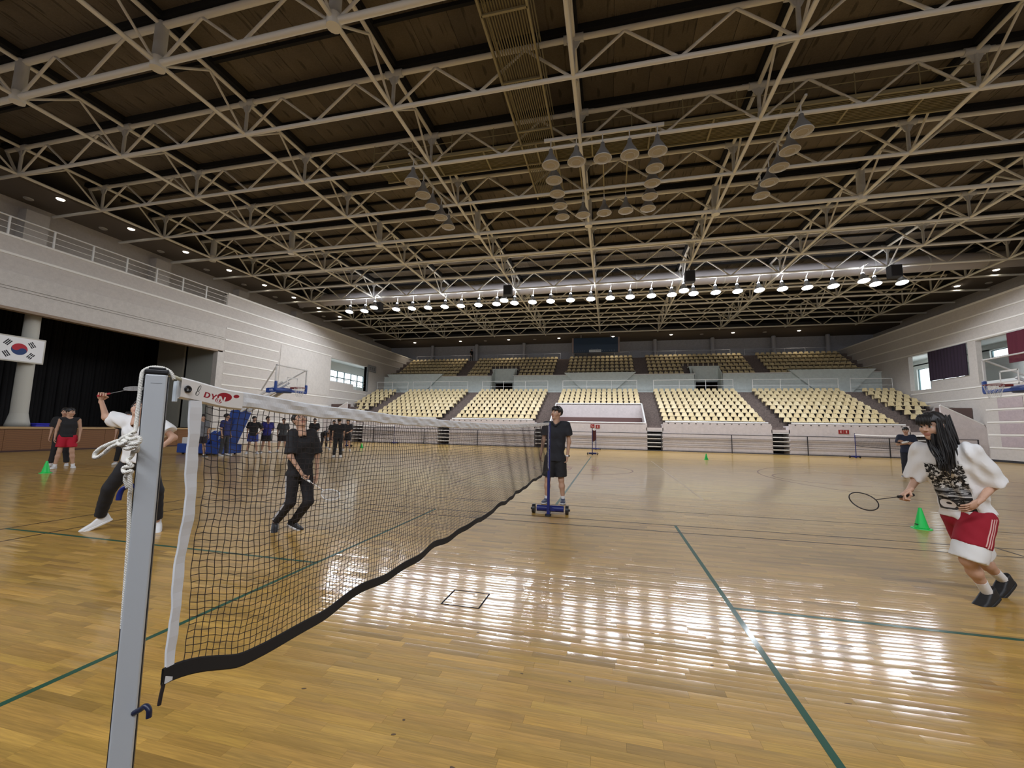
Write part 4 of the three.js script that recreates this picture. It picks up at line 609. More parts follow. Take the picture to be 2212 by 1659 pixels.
  const sideTape = (z, w, x) => { const P = []; const n = 40; for (let i = 0; i <= n; i++) { const v = i / n, y = lerpT(TOP, z) - 0.05 + (lerpT(BOT, z) - lerpT(TOP, z) + 0.05) * v, bend = 0.004 * Math.sin(v * 7) + 0.0025 * Math.sin(v * 19) + 0.001 * Math.sin(v * 61); P.push([x + bend, y, z + 0.002 * Math.sin(v * 12) - 0.009 * Math.sin(v * Math.PI), w * (1 - 0.35 * v) * (1 + 0.08 * Math.sin(v * 31))]); }
    const Q = [], quad = (a, b, c, d) => { for (const q of [a, b, c, a, c, d]) Q.push(...q); }; for (let i = 0; i < n; i++) { const a = P[i], b = P[i + 1], h = 0.003; const f = (p, s, e) => [p[0] + s * h, p[1], p[2] + e * p[3] / 2]; quad(f(a, 1, 1), f(b, 1, 1), f(b, 1, -1), f(a, 1, -1)); quad(f(a, -1, -1), f(b, -1, -1), f(b, -1, 1), f(a, -1, 1)); quad(f(a, -1, 1), f(b, -1, 1), f(b, 1, 1), f(a, 1, 1)); quad(f(a, 1, -1), f(b, 1, -1), f(b, -1, -1), f(a, -1, -1)); }
    const gg = new THREE.BufferGeometry(); gg.setAttribute('position', new THREE.Float32BufferAttribute(Q, 3)); gg.computeVertexNormals(); return gg; };
  obj('side_tape', sideTape(3.073, 0.029, 0.002), bandWhite, t); obj('side_tape', sideTape(-3.06, 0.04, 0.004), bandWhite, t);
  // printed end patch of the tape: lettering and emblem
  const print = canvasTex(1024, 384, (q, w, h) => {
    q.fillStyle = '#eceae6'; q.fillRect(0, 0, w, h);
    q.strokeStyle = '#55564f'; q.lineWidth = 9; q.beginPath(); q.moveTo(228, 268); q.quadraticCurveTo(252, 170, 278, 88); q.stroke(); q.beginPath(); q.ellipse(274, 132, 17, 62, 0.32, 0, 7); q.stroke(); q.beginPath(); q.ellipse(254, 226, 24, 44, 0.3, 0, 7); q.stroke();
    q.save(); q.transform(1.15, 0, -0.22, 1, 0, 0); q.fillStyle = '#9d1023'; q.font = 'bold 150px sans-serif'; q.textBaseline = 'alphabetic'; q.fillText('D', 345, 268); q.fillText('Y', 447, 268); q.restore();
    q.fillStyle = '#a01024'; q.beginPath(); q.ellipse(700, 172, 128, 84, -0.28, 0, 7); q.fill(); q.beginPath(); q.ellipse(610, 262, 62, 52, -0.4, 0, 7); q.fill();
    q.fillStyle = '#eceae6'; q.save(); q.transform(1.1, 0, -0.22, 1, 0, 0); q.font = 'bold 170px sans-serif'; q.fillText('N', 575, 292); q.restore();
    q.strokeStyle = '#eceae6'; q.lineWidth = 12; q.beginPath(); q.ellipse(608, 262, 34, 46, 0.5, 0, 7); q.stroke();
    q.fillStyle = '#9d1023'; q.beginPath(); q.ellipse(902, 118, 52, 34, -0.25, 0, 7); q.fill();
  });
  const patch = band(3.115, 2.935, topY, (z) => lerpT(TOP, z) - 0.052, 0.0075, 8, () => 0); { const p = patch.attributes.position, u = patch.attributes.uv; for (let i = 0; i < p.count; i++) { const z = p.getZ(i), y = p.getY(i), a = lerpT(TOP, z); u.setXY(i, (3.115 - z) / 0.18, 1 - (a - y) / 0.052); } }
  obj('printed_patch', patch, std(0xffffff, 0.7, { map: print }), t).userData = { label: 'printed white end patch with red lettering' };
  obj('grommet', [new THREE.TorusGeometry(0.0062, 0.003, 6, 18).rotateY(Math.PI / 2).translate(0.0088, 1.513, 3.099)], std(lin(0.03, 0.03, 0.032), 0.35, { metalness: 0.6 }), t);
  obj('net_rope', tube([[0.006, 1.548, 3.17], [0.003, 1.542, 3.14], [0, 1.532, 3.1]], 0.0042, 6), std(lin(0.62, 0.6, 0.45), 0.85), t);
  obj('velcro_strip', rb(0.012, 0.05, 0.006, 0.002, 0, 1.505, 3.122), std(lin(0.62, 0.68, 0.72), 0.8), t);
  obj('loose_end', tube([[0.004, 0.83, 3.08], [0.003, 0.805, 3.083], [0.002, 0.785, 3.084]], 0.004, 6), cordM, t);
}
// near post: slim grey aluminium profile, its flat face turned to the camera
{
  const t = thing('net_post', 'grey aluminium net post with white rope in the left foreground', 'post', [0.043, 0, 3.17]), turn = 0.86;
  const lean = (g) => g.rotateY(turn).applyMatrix4(new THREE.Matrix4().makeRotationZ(0.0245));
  obj('profile', lean(rb(0.0385, 1.53, 0.03, 0.004, 0, 0.775, 0, 3)), M.aluminium, t);
  for (const s of [-1, 1]) obj('edge_strip', lean(bx(0.003, 1.52, 0.022, s * 0.0195, 0.775, -0.002)), M.blackPaint, t);
  obj('top_cap', lean(geo([rb(0.043, 0.012, 0.034, 0.004, 0, 1.545, 0, 3), rb(0.03, 0.005, 0.026, 0.002, 0, 1.553, 0)])), M.blackPaint, t);
  obj('scored_line', lean(bx(0.02, 0.0009, 0.0005, 0.001, 1.519, 0.0152)), std(lin(0.2, 0.22, 0.24), 0.6), t);
  const P = (x, y, z) => [x - 0.043, y, z - 3.17];
  obj('cleat_hook', tube([P(0.008, 1.288, 3.185), P(-0.002, 1.292, 3.19), P(-0.016, 1.287, 3.197), P(-0.021, 1.277, 3.199), P(-0.022, 1.262, 3.2)], 0.0052, 8, 5), M.blueDark, t);
  obj('lower_hook', tube([P(0.045, 0.828, 3.17), P(0.062, 0.838, 3.17), P(0.078, 0.848, 3.172), P(0.087, 0.843, 3.172), P(0.089, 0.828, 3.172)], 0.0052, 8, 5), std(lin(0.01, 0.014, 0.04), 0.4), t);
  obj('base_bar', rb(0.62, 0.06, 0.09, 0.02, 0.0, 0.05, 0.1), M.blueDark, t); obj('base_weight', cyl(V(-0.26, 0.1, 0.2), V(0.26, 0.1, 0.2), 0.09, 18), M.blueDark, t);
  for (const s of [-1, 1]) obj('wheel', cyl(V(s * 0.28, 0.075, 0.2), V(s * 0.33, 0.075, 0.2), 0.075, 18), M.blackPaint, t);
}
// the white rope tied down the post: twisted strands
{
  const t = thing('tie_rope', 'white twisted rope knotted and looped down the near net post', 'rope'), ropeM = std(lin(0.74, 0.72, 0.65), 0.9);
  const twist = (pts, r = 0.0042, turns = 90) => { const c = new THREE.CatmullRomCurve3(pts.map((p) => V(...p))), L = c.getLength(), n = Math.max(16, Math.round(L / 0.0016)), fr = c.computeFrenetFrames(n), out = []; for (let s = 0; s < 3; s++) { const q = []; for (let i = 0; i <= n; i++) { const a = L * turns * 2 * Math.PI * i / n * 1.0 / 1 + s * 2.0944, p = c.getPointAt(i / n); q.push(p.addScaledVector(fr.normals[i], Math.cos(a) * r * 0.5).addScaledVector(fr.binormals[i], Math.sin(a) * r * 0.5)); } out.push(new THREE.TubeGeometry(new THREE.CatmullRomCurve3(q), n, r * 0.56, 5)); } return geo(out); };
  obj('standing_part', twist([[0.026, 1.531, 3.148], [0.02, 1.5465, 3.152], [0.006, 1.556, 3.16], [-0.006, 1.5555, 3.176], [-0.0145, 1.546, 3.186], [-0.0125, 1.528, 3.19], [-0.009, 1.49, 3.192], [-0.006, 1.45, 3.194], [0.0, 1.42, 3.198], [0.006, 1.408, 3.203]]), ropeM, t);
  obj('knot', [twist([[0.006, 1.41, 3.203], [-0.004, 1.4, 3.21], [0.014, 1.394, 3.215], [0.034, 1.398, 3.212], [0.038, 1.388, 3.214], [0.018, 1.384, 3.218], [-0.004, 1.39, 3.216], [-0.008, 1.38, 3.214], [0.014, 1.374, 3.217], [0.032, 1.38, 3.213], [0.026, 1.37, 3.208], [0.012, 1.366, 3.206]]), twist([[0.01, 1.404, 3.21], [-0.014, 1.396, 3.212], [-0.022, 1.386, 3.214], [-0.004, 1.382, 3.22], [0.018, 1.39, 3.222]])], ropeM, t);
  obj('bight_loop', twist([[0.0, 1.392, 3.212], [-0.026, 1.39, 3.21], [-0.05, 1.383, 3.21], [-0.072, 1.373, 3.212], [-0.087, 1.362, 3.212], [-0.086, 1.353, 3.214], [-0.072, 1.353, 3.216], [-0.056, 1.362, 3.216], [-0.04, 1.374, 3.216], [-0.016, 1.384, 3.216]]), ropeM, t);
  obj('knot', twist([[0.012, 1.368, 3.206], [0.008, 1.357, 3.205], [0.0, 1.35, 3.207], [0.014, 1.344, 3.213], [0.02, 1.337, 3.21], [0.004, 1.335, 3.212], [-0.004, 1.33, 3.21], [0.01, 1.324, 3.215], [0.02, 1.327, 3.21], [0.01, 1.316, 3.208], [0.0, 1.316, 3.206]]), ropeM, t);
  obj('tail', [twist([[0.0, 1.318, 3.206], [-0.002, 1.305, 3.205], [0.0, 1.29, 3.2]]), twist([[0.016, 1.32, 3.21], [0.016, 1.3, 3.207], [0.013, 1.285, 3.203], [0.008, 1.275, 3.2], [0.005, 1.25, 3.196], [0.008, 1.18, 3.192], [0.01, 1.1, 3.19], [0.013, 1.0, 3.188]])], ropeM, t);
}
// far post of the near net: blue tube on a roller base
function rollerPost(x, z, label, m, h = 1.55) {
  const t = thing('roller_post', label, 'post', [x, 0, z]);
  obj('tube', cyl(V(0, 0.02, 0), V(0, h, 0), 0.024, 14), m, t); obj('top_cap', new THREE.CylinderGeometry(0.02, 0.026, 0.02, 14).translate(0, h + 0.01, 0), M.blackPaint, t);
  obj('roller_weight', cyl(V(-0.22, 0.09, -0.16), V(0.24, 0.09, -0.16), 0.052, 18), m, t); for (const s of [-1, 1]) { obj('wheel', cyl(V(0.01 + s * 0.26, 0.075, -0.16), V(0.01 + s * 0.31, 0.075, -0.16), 0.075, 18), M.blackPaint, t); obj('axle_nut', cyl(V(0.01 + s * 0.31, 0.075, -0.16), V(0.01 + s * 0.335, 0.075, -0.16), 0.02, 8), M.blackPaint, t); }
  obj('foot_bar', bar(V(0, 0.06, 0.03), V(0, 0.06, -0.2), 0.05, 0.06), m, t); obj('gusset', ext([[0, 0], [0.09, 0], [0, 0.09]], 0.01).rotateY(0.3).translate(0.02, 0.07, -0.05), m, t); obj('foot_pad', new THREE.CylinderGeometry(0.05, 0.055, 0.03, 14).translate(0, 0.015, 0.02), M.blackPaint, t);
  for (let i = 0; i < 4; i++) obj('bolt_hole', cyl(V(0.01 * (i % 2), 1.05 + i * 0.07, 0.023), V(0.01 * (i % 2), 1.05 + i * 0.07, 0.0255), 0.006, 8), std(lin(0.3, 0.32, 0.4), 0.5), t);
  return t;
}
rollerPost(0, -3.14, 'dark blue net post on a wheeled roller base in front of the standing man', M.blueDark);
{
  const nets = [[0, 'middle far', std(lin(0.1, 0.02, 0.02), 0.8)], [16.3, 'right far', cordM], [-16.3, 'left far', cordM]];
  for (const [x, w, m] of nets) {
    const za = -20.8, zb = -27.1;
    rollerPost(x, za, 'dark net post at the near end of the ' + w + ' net', M.blueDark); rollerPost(x, zb, 'dark net post at the far end of the ' + w + ' net', M.blueDark);
    const t = thing('distant_net', (m === cordM ? 'black' : 'maroon') + ' badminton net, the ' + w + ' one by the fence', 'net'), top = (z) => 1.52 - 0.05 * (1 - ((z + 23.95) / 3.15) ** 2), L = [];
    for (let i = 0; i <= 120; i++) { const z = za + (zb - za) * i / 120; L.push(bar(V(x, top(z) - 0.05, z), V(x, top(z) - 0.74, z), 0.004)); }
    for (let j = 0; j < 15; j++) for (let i = 0; i < 8; i++) { const z0 = za + (zb - za) * i / 8, z1 = za + (zb - za) * (i + 1) / 8; L.push(bar(V(x, top(z0) - 0.05 - j * 0.049, z0), V(x, top(z1) - 0.05 - j * 0.049, z1), 0.004)); }
    obj('net_mesh', L, m, t).userData = { kind: 'stuff' };
    const tape = [], band = []; for (let i = 0; i < 8; i++) { const z0 = za + (zb - za) * i / 8, z1 = za + (zb - za) * (i + 1) / 8; tape.push(bar(V(x, top(z0) - 0.025, z0), V(x, top(z1) - 0.025, z1), 0.012, 0.06)); band.push(bar(V(x, top(z0) - 0.74, z0), V(x, top(z1) - 0.74, z1), 0.01, 0.03)); }
    for (const g of tape) void g; obj('top_tape', tape.map((g) => g), M.white, t); obj('bottom_band', band, M.black, t);
  }
}
// ---------- people: continuous bodies meshed from tapered bones ----------
const v3 = (a) => Array.isArray(a) ? V(...a) : a.clone();
function surfaceNets(f, lo, hi, h) {
  const n = [0, 1, 2].map((i) => Math.max(2, Math.ceil((hi[i] - lo[i]) / h) + 1)), [nx, ny, nz] = n, F = new Float32Array(nx * ny * nz), idx = new Int32Array(nx * ny * nz).fill(-1), P = [], I = [];
  for (let k = 0, q = 0; k < nz; k++) for (let j = 0; j < ny; j++) for (let i = 0; i < nx; i++, q++) F[q] = f(lo[0] + i * h, lo[1] + j * h, lo[2] + k * h);
  const off = []; for (let c = 0; c < 8; c++) off.push((c & 1) + ((c >> 1) & 1) * nx + ((c >> 2) & 1) * nx * ny);
  for (let k = 0; k < nz - 1; k++) for (let j = 0; j < ny - 1; j++) for (let i = 0; i < nx - 1; i++) {
    const q = i + j * nx + k * nx * ny; let m = 0; for (let c = 0; c < 8; c++) if (F[q + off[c]] < 0) m |= 1 << c; if (m === 0 || m === 255) continue;
    let sx = 0, sy = 0, sz = 0, s = 0;
    for (let a = 0; a < 8; a++) for (let b = 1; b < 8; b <<= 1) if (!(a & b)) { const A = F[q + off[a]], B = F[q + off[a | b]]; if ((A < 0) !== (B < 0)) { const t = A / (A - B); sx += (a & 1) + (b === 1 ? t : 0); sy += ((a >> 1) & 1) + (b === 2 ? t : 0); sz += ((a >> 2) & 1) + (b === 4 ? t : 0); s++; } }
    idx[q] = P.length / 3; P.push(lo[0] + (i + sx / s) * h, lo[1] + (j + sy / s) * h, lo[2] + (k + sz / s) * h);
  }
  const st = [1, nx, nx * ny];
  for (let k = 1; k < nz - 1; k++) for (let j = 1; j < ny - 1; j++) for (let i = 1; i < nx - 1; i++) {
    const q = i + j * nx + k * nx * ny;
    for (let a = 0; a < 3; a++) { const A = F[q] < 0, B = F[q + st[a]] < 0; if (A === B) continue; const u = st[(a + 1) % 3], v = st[(a + 2) % 3], w = [idx[q], idx[q - u], idx[q - u - v], idx[q - v]]; if (w.some((e) => e < 0)) continue; if (A) I.push(w[0], w[1], w[2], w[0], w[2], w[3]); else I.push(w[0], w[2], w[1], w[0], w[3], w[2]); }
  }
  const g = new THREE.BufferGeometry(); g.setAttribute('position', new THREE.Float32BufferAttribute(P, 3)); g.setIndex(I); g.computeVertexNormals(); return g;
}
const cap = (a, b, r0, r1 = r0) => ({ a, b, r0, r1, d: [b.x - a.x, b.y - a.y, b.z - a.z], L: a.distanceToSquared(b) || 1e-9 });
function capD(c, x, y, z) { const px = x - c.a.x, py = y - c.a.y, pz = z - c.a.z; let t = (px * c.d[0] + py * c.d[1] + pz * c.d[2]) / c.L; t = t < 0 ? 0 : t > 1 ? 1 : t; const ex = px - c.d[0] * t, ey = py - c.d[1] * t, ez = pz - c.d[2] * t; return Math.sqrt(ex * ex + ey * ey + ez * ez) - (c.r0 + (c.r1 - c.r0) * t); }
const smin = (a, b, k) => { const h = Math.max(k - Math.abs(a - b), 0) / k; return Math.min(a, b) - h * h * k * 0.25; };
const smax = (a, b, k) => -smin(-a, -b, k);
const union = (caps, k = 0.03) => (x, y, z) => { let d = 9; for (const c of caps) d = smin(d, capD(c, x, y, z), k); return d; };
const ellD = (x, y, z, cx, cy, cz, rx, ry, rz) => { const a = (x - cx) / rx, b = (y - cy) / ry, c = (z - cz) / rz, k0 = Math.sqrt(a * a + b * b + c * c), k1 = Math.sqrt((a / rx) ** 2 + (b / ry) ** 2 + (c / rz) ** 2) || 1e-6; return k0 * (k0 - 1) / k1; };
function boundsOf(caps, pad) { const lo = [9e9, 9e9, 9e9], hi = [-9e9, -9e9, -9e9]; for (const c of caps) for (const p of [c.a, c.b]) { const r = Math.max(c.r0, c.r1) + pad; [p.x, p.y, p.z].forEach((v, i) => { lo[i] = Math.min(lo[i], v - r); hi[i] = Math.max(hi[i], v + r); }); } return [lo, hi]; }
function paintAll(g, c) { const n = g.attributes.position.count, a = new Float32Array(n * 3); for (let i = 0; i < n; i++) a.set(c, 3 * i); g.setAttribute('color', new THREE.BufferAttribute(a, 3)); return g; }
// canonical head, face towards +z, eyes at y = 0
const headCache = {};
function headGeo(cell, skin) {
  const key = cell + '' + skin; if (headCache[key]) return headCache[key].clone();
  const neck = cap(V(0, -0.06, -0.02), V(0, -0.2, -0.035), 0.054, 0.052), brow = cap(V(-0.034, 0.022, 0.07), V(0.034, 0.022, 0.07), 0.014), nose = cap(V(0, 0.012, 0.082), V(0, -0.03, 0.1), 0.008, 0.013), lip1 = cap(V(-0.017, -0.064, 0.078), V(0.017, -0.064, 0.078), 0.007), lip2 = cap(V(-0.014, -0.075, 0.077), V(0.014, -0.075, 0.077), 0.0075);
  const f = (x, y, z) => {
    let d = ellD(x, y, z, 0, 0.035, -0.015, 0.075, 0.088, 0.096); d = smin(d, ellD(x, y, z, 0, -0.045, 0.018, 0.059, 0.075, 0.067), 0.03);
    const ax = Math.abs(x); d = smin(d, Math.hypot(x, y + 0.103, z - 0.052) - 0.022, 0.03); d = smin(d, Math.hypot(ax - 0.042, y + 0.03, z - 0.048) - 0.028, 0.03); d = smin(d, capD(brow, x, y, z), 0.018);
    d = smax(d, -(Math.hypot(ax - 0.031, y, z - 0.1) - 0.018), 0.012); d = smin(d, Math.hypot(ax - 0.031, y, z - 0.07) - 0.014, 0.004); d = smin(d, capD(nose, x, y, z), 0.012); d = smin(d, Math.hypot(ax - 0.011, y + 0.034, z - 0.09) - 0.009, 0.008);
    d = smin(d, capD(lip1, x, y, z), 0.006); d = smin(d, capD(lip2, x, y, z), 0.006); d = smin(d, ellD(ax, y, z, 0.077, -0.008, -0.012, 0.011, 0.032, 0.02), 0.008); return smin(d, capD(neck, x, y, z), 0.03);
  };
  const g = surfaceNets(f, [-0.1, -0.24, -0.13], [0.1, 0.14, 0.13], cell), p = g.attributes.position, C = new Float32Array(p.count * 3);
  for (let i = 0; i < p.count; i++) {
    const x = p.getX(i), y = p.getY(i), z = p.getZ(i), ax = Math.abs(x); let c = skin;
    if (z > 0.05) { if (capD(lip1, x, y, z) < 0.004 || capD(lip2, x, y, z) < 0.004) c = [skin[0] * 0.72, skin[1] * 0.5, skin[2] * 0.52]; const e = Math.hypot(ax - 0.031, y, z - 0.07); if (e < 0.0165) { if (Math.abs(y) < 0.0065) c = ax > 0.024 && ax < 0.038 ? [0.015, 0.01, 0.008] : [0.55, 0.53, 0.5]; else if (y > 0 && y < 0.011) c = [0.03, 0.02, 0.018]; } if (ax > 0.014 && ax < 0.05 && Math.abs(y - 0.024 - 0.004 * Math.sin(ax * 60)) < 0.0055) c = [0.03, 0.022, 0.018]; }
    C.set(c, 3 * i);
  }
  g.setAttribute('color', new THREE.BufferAttribute(C, 3)); headCache[key] = g; return g.clone();
}
const hairCache = {};
function hairGeo(style, cell) {
  const key = style + cell; if (hairCache[key]) return hairCache[key].clone();
  const long = style === 'long', f = (x, y, z) => {
    const wav = 0.004 * Math.sin(x * 90 + y * 20) + 0.003 * Math.sin(z * 110 + x * 40);
    let d = ellD(x, y, z, 0, 0.042, -0.018, 0.088, long ? 0.094 : 0.097, 0.111) + wav;
    if (style === 'bowl') d = smin(d, ellD(x, y, z, 0, 0.055, 0.03, 0.082, 0.055, 0.078) + wav, 0.03);
    const lim = long ? (z > 0.05 ? 0.045 : z > 0 ? 0.045 - (0.05 - z) * 2.4 : -0.09) : (z > 0.05 ? (style === 'bowl' ? 0.03 : 0.045) + 0.012 * Math.sin(x * 130) : z > -0.01 ? 0.042 - (0.05 - z) * 1.1 : z > -0.05 ? -0.024 - (-0.01 - z) * 1.2 : -0.072);
    return smax(d, lim - y, 0.012);
  };
  const g = surfaceNets(f, [-0.12, -0.14, -0.15], [0.12, 0.17, 0.14], cell); hairCache[key] = g; return g.clone();
}
// canonical shoe: sole on y = 0, heel at z = -0.075, toe towards +z
const shoeCache = {};
function shoeGeo(cell, part) {
  const key = cell + part; if (shoeCache[key]) return shoeCache[key].clone();
  const wid = (z) => 0.036 + 0.012 * Math.sin(Math.max(0, Math.min(1, (z + 0.07) / 0.27)) * 2.6);
  const plan = (x, z) => { const w = wid(z), e = z > 0.14 ? Math.hypot(x / w, (z - 0.14) / 0.06) : z < -0.04 ? Math.hypot(x / w, (z + 0.04) / 0.04) : Math.abs(x) / w; return (e - 1) * w; };
  const f = part === 'sole' ? (x, y, z) => smax(plan(x, z) - 0.004, Math.abs(y - 0.014) - 0.014 - (z > 0.12 ? 0 : 0), 0.008)
    : (x, y, z) => { const top = z < -0.01 ? 0.105 : z < 0.08 ? 0.105 - (z + 0.01) * 0.42 : Math.max(0.05, 0.067 - (z - 0.08) * 0.16); let d = smax(plan(x * (1 + Math.max(0, y - 0.03) * 3), z), y - top, 0.02); d = smax(d, 0.022 - y, 0.004); return d; };
  const g = surfaceNets(f, [-0.075, -0.02, -0.1], [0.075, 0.13, 0.225], cell); shoeCache[key] = g; return g.clone();
}
function basis(zDir, upHint) { const z = zDir.clone().normalize(), x = V(0, 0, 0).crossVectors(upHint, z).normalize(), y = V(0, 0, 0).crossVectors(z, x); return new THREE.Matrix4().makeBasis(x, y, z); }
function handGeo(wr, tip, palm, curl, s = 1, cellN = 6) {   // palm, four unequal bent fingers and a thumb
  const d = tip.clone().sub(wr).normalize(), n = palm.clone().addScaledVector(d, -palm.dot(d)).normalize(), w = V(0, 0, 0).crossVectors(d, n), L = [], at = (a, b, c) => wr.clone().addScaledVector(d, a * s).addScaledVector(w, b * s).addScaledVector(n, c * s);
  const link = (a, b, r) => { const g = new THREE.CapsuleGeometry(r * s, a.distanceTo(b), 3, cellN); g.applyMatrix4(new THREE.Matrix4().compose(a.clone().add(b).multiplyScalar(0.5), new THREE.Quaternion().setFromUnitVectors(V(0, 1, 0), b.clone().sub(a).normalize()), V(1, 1, 1))); L.push(g); };
  L.push(new THREE.SphereGeometry(1, 10, 8).applyMatrix4(new THREE.Matrix4().makeBasis(w.clone().multiplyScalar(0.043 * s), d.clone().multiplyScalar(0.056 * s), n.clone().multiplyScalar(0.017 * s)).setPosition(at(0.052, 0, 0))));
  link(at(-0.03, 0, 0), at(0.03, 0, 0), 0.024);
  [[0.032, 0.072], [0.011, 0.082], [-0.011, 0.076], [-0.031, 0.058]].forEach(([b, len]) => { const c = curl, p0 = at(0.088, b, 0.002), p1 = at(0.088 + len * 0.5 * Math.cos(c * 0.8), b * 1.08, 0.002 + len * 0.5 * Math.sin(c * 0.8)), a2 = c * 1.9, p2 = at(0.088 + len * 0.5 * (Math.cos(c * 0.8) + Math.cos(a2)), b * 1.1, 0.002 + len * 0.5 * (Math.sin(c * 0.8) + Math.sin(a2))); link(at(0.06, b * 0.85, 0), p0, 0.0095); link(p0, p1, 0.009); link(p1, p2, 0.0078); });
  link(at(0.02, 0.028, 0.006), at(0.055, 0.056, 0.014 + 0.01 * curl), 0.0115); link(at(0.055, 0.056, 0.014 + 0.01 * curl), at(0.085, 0.058 - 0.03 * curl, 0.02 + 0.022 * curl), 0.0092);
  return geo(L);
}
const skinMat = new THREE.MeshStandardMaterial({ vertexColors: true, roughness: 0.6 }), clothCache = new Map();
const cloth = (c, r = 0.85) => { const k = c.join() + r; if (!clothCache.has(k)) clothCache.set(k, std(lin(...c), r)); return clothCache.get(k); };
const HAIR = std(lin(0.011, 0.0095, 0.0095), 0.5), SOCK = std(lin(0.78, 0.78, 0.77), 0.9);
const mid = (a, b, t = 0.5) => a.clone().lerp(b, t);
function person(o) {
  const base = o.base, t = thing('person', o.label, 'person', [base[0], base[2] ?? 0, base[1]], o.turn || 0, o.group), s = o.s || 1, cell = o.cell || 0.02;
  const J = {}; for (const k in o.J) J[k] = o.local ? v3(o.J[k]) : v3(o.J[k]).sub(V(base[0], base[2] ?? 0, base[1]));
  const mSh = mid(J.shL, J.shR), mHip = mid(J.hipL, J.hipR), up = mSh.clone().sub(mHip).normalize(), lat = J.shL.clone().sub(J.shR); lat.addScaledVector(up, -lat.dot(up)).normalize(); const fr = V(0, 0, 0).crossVectors(lat, up).normalize();
  const chest = mSh.clone().addScaledVector(up, -0.13 * s), wst = mid(mHip, chest, 0.42), neckB = J.neck || mSh.clone().addScaledVector(up, 0.06 * s);
  const skin = o.skin || [0.50, 0.30, 0.20], face = v3(o.face).normalize(), W = (p, k) => p.clone().addScaledVector(lat, k * s);
  const R = (r) => r * s;
  const headC = J.head, hM = basis(face, o.headUp ? v3(o.headUp) : up.clone().addScaledVector(V(0, 1, 0), 0.6)), hs = s * (o.headScale || 1), hMat = hM.clone().scale(V(hs, hs, hs)).setPosition(headC), nk = V(0, -0.13, -0.03).applyMatrix4(hMat);
  // skeleton of the skin surface
  const torso = (e) => [cap(W(mHip, 0.06), W(wst, 0.055), R(0.098) + e, R(0.088) + e), cap(W(mHip, -0.06), W(wst, -0.055), R(0.098) + e, R(0.088) + e), cap(W(wst, 0.055), W(chest, 0.08), R(0.088) + e, R(0.1) + e), cap(W(wst, -0.055), W(chest, -0.08), R(0.088) + e, R(0.1) + e), cap(mid(J.shL, neckB, 0.12), mid(J.shR, neckB, 0.12), R(0.058) + e * 0.6, R(0.058) + e * 0.6), cap(chest, neckB.clone().addScaledVector(up, -0.03 * s), R(0.1) + e, R(0.05) + e * 0.3)];
  const bones = [...torso(-0.012), cap(neckB.clone().addScaledVector(up, -0.03), nk, R(0.062), R(0.056)), cap(J.shL, J.elL, R(0.048), R(0.037)), cap(J.shR, J.elR, R(0.048), R(0.037)), cap(J.elL, J.wrL, R(0.038), R(0.024)), cap(J.elR, J.wrR, R(0.038), R(0.024)),
    cap(J.hipL, J.knL, R(0.08), R(0.052)), cap(J.hipR, J.knR, R(0.08), R(0.052)), cap(J.knL, mid(J.knL, J.anL, 0.35), R(0.05), R(0.053)), cap(mid(J.knL, J.anL, 0.35), J.anL, R(0.053), R(0.034)), cap(J.knR, mid(J.knR, J.anR, 0.35), R(0.05), R(0.053)), cap(mid(J.knR, J.anR, 0.35), J.anR, R(0.053), R(0.034))];
  const [lo, hi] = boundsOf(bones, 0.04), bodyG = paintAll(clean(surfaceNets(union(bones, 0.035), lo, hi, cell)), skin);
  const hc = o.fine ? 0.004 : 0.009, head = clean(headGeo(hc, skin)).applyMatrix4(hMat), parts = [bodyG, head];
  const near = o.fine ? 7 : 5, pL = o.palmL ? v3(o.palmL) : lat.clone().multiplyScalar(-1), pR = o.palmR ? v3(o.palmR) : lat.clone();
  parts.push(paintAll(clean(handGeo(J.wrL, J.haL || J.wrL.clone().addScaledVector(J.wrL.clone().sub(J.elL).normalize(), 0.1), pL, o.curlL ?? 0.5, s, near)), skin), paintAll(clean(handGeo(J.wrR, J.haR || J.wrR.clone().addScaledVector(J.wrR.clone().sub(J.elR).normalize(), 0.1), pR, o.curlR ?? 0.5, s, near)), skin));
  obj('body', parts, skinMat, t);
  const hr = obj('hair', hairGeo(o.hair || 'short', o.fine ? 0.006 : 0.011).applyMatrix4(hMat), HAIR, t);
  // shirt
  const sh = o.shirt, e = sh.loose ?? 0.018, hemP = J.hem ? J.hem : mHip.clone().addScaledVector(up, -(sh.drop ?? 0.06) * s), sl = sh.sleeve ?? 0.75;
  const low = mHip.clone().addScaledVector(up, -0.16 * s), tc = [...torso(e), cap(W(low, 0.065), W(mHip, 0.06), R(0.105) + e, R(0.1) + e), cap(W(low, -0.065), W(mHip, -0.06), R(0.105) + e, R(0.1) + e)], sleeves = sl > 0 ? [[J.shL, J.elL], [J.shR, J.elR]].map(([a, b]) => { const end = mid(a, b, sl), dr = b.clone().sub(a).normalize(); return { c: cap(a, end, R(0.056) + e, R(0.056) + e * (sh.flare ?? 1.2)), end, dr }; }) : [];
  const nkCut = cap(neckB.clone().addScaledVector(fr, 0.015), nk.clone().addScaledVector(up, 0.2), R(sh.collar || 0.066), R(0.09)), fT = union(tc, 0.05);
  const shirtF = (x, y, z) => {
    let d = fT(x, y, z); d = smax(d, -((x - hemP.x) * up.x + (y - hemP.y) * up.y + (z - hemP.z) * up.z), 0.006);
    for (const q of sleeves) { let q1 = capD(q.c, x, y, z); q1 = smax(q1, (x - q.end.x) * q.dr.x + (y - q.end.y) * q.dr.y + (z - q.end.z) * q.dr.z, 0.006); d = smin(d, q1, 0.035); }
    if (!sleeves.length) { for (const [a, b] of [[J.shL, J.elL], [J.shR, J.elR]]) d = smax(d, -capD(cap(mid(a, b, 0.12), mid(a, b, 0.6), R(0.06), R(0.06)), x, y, z), 0.01); }
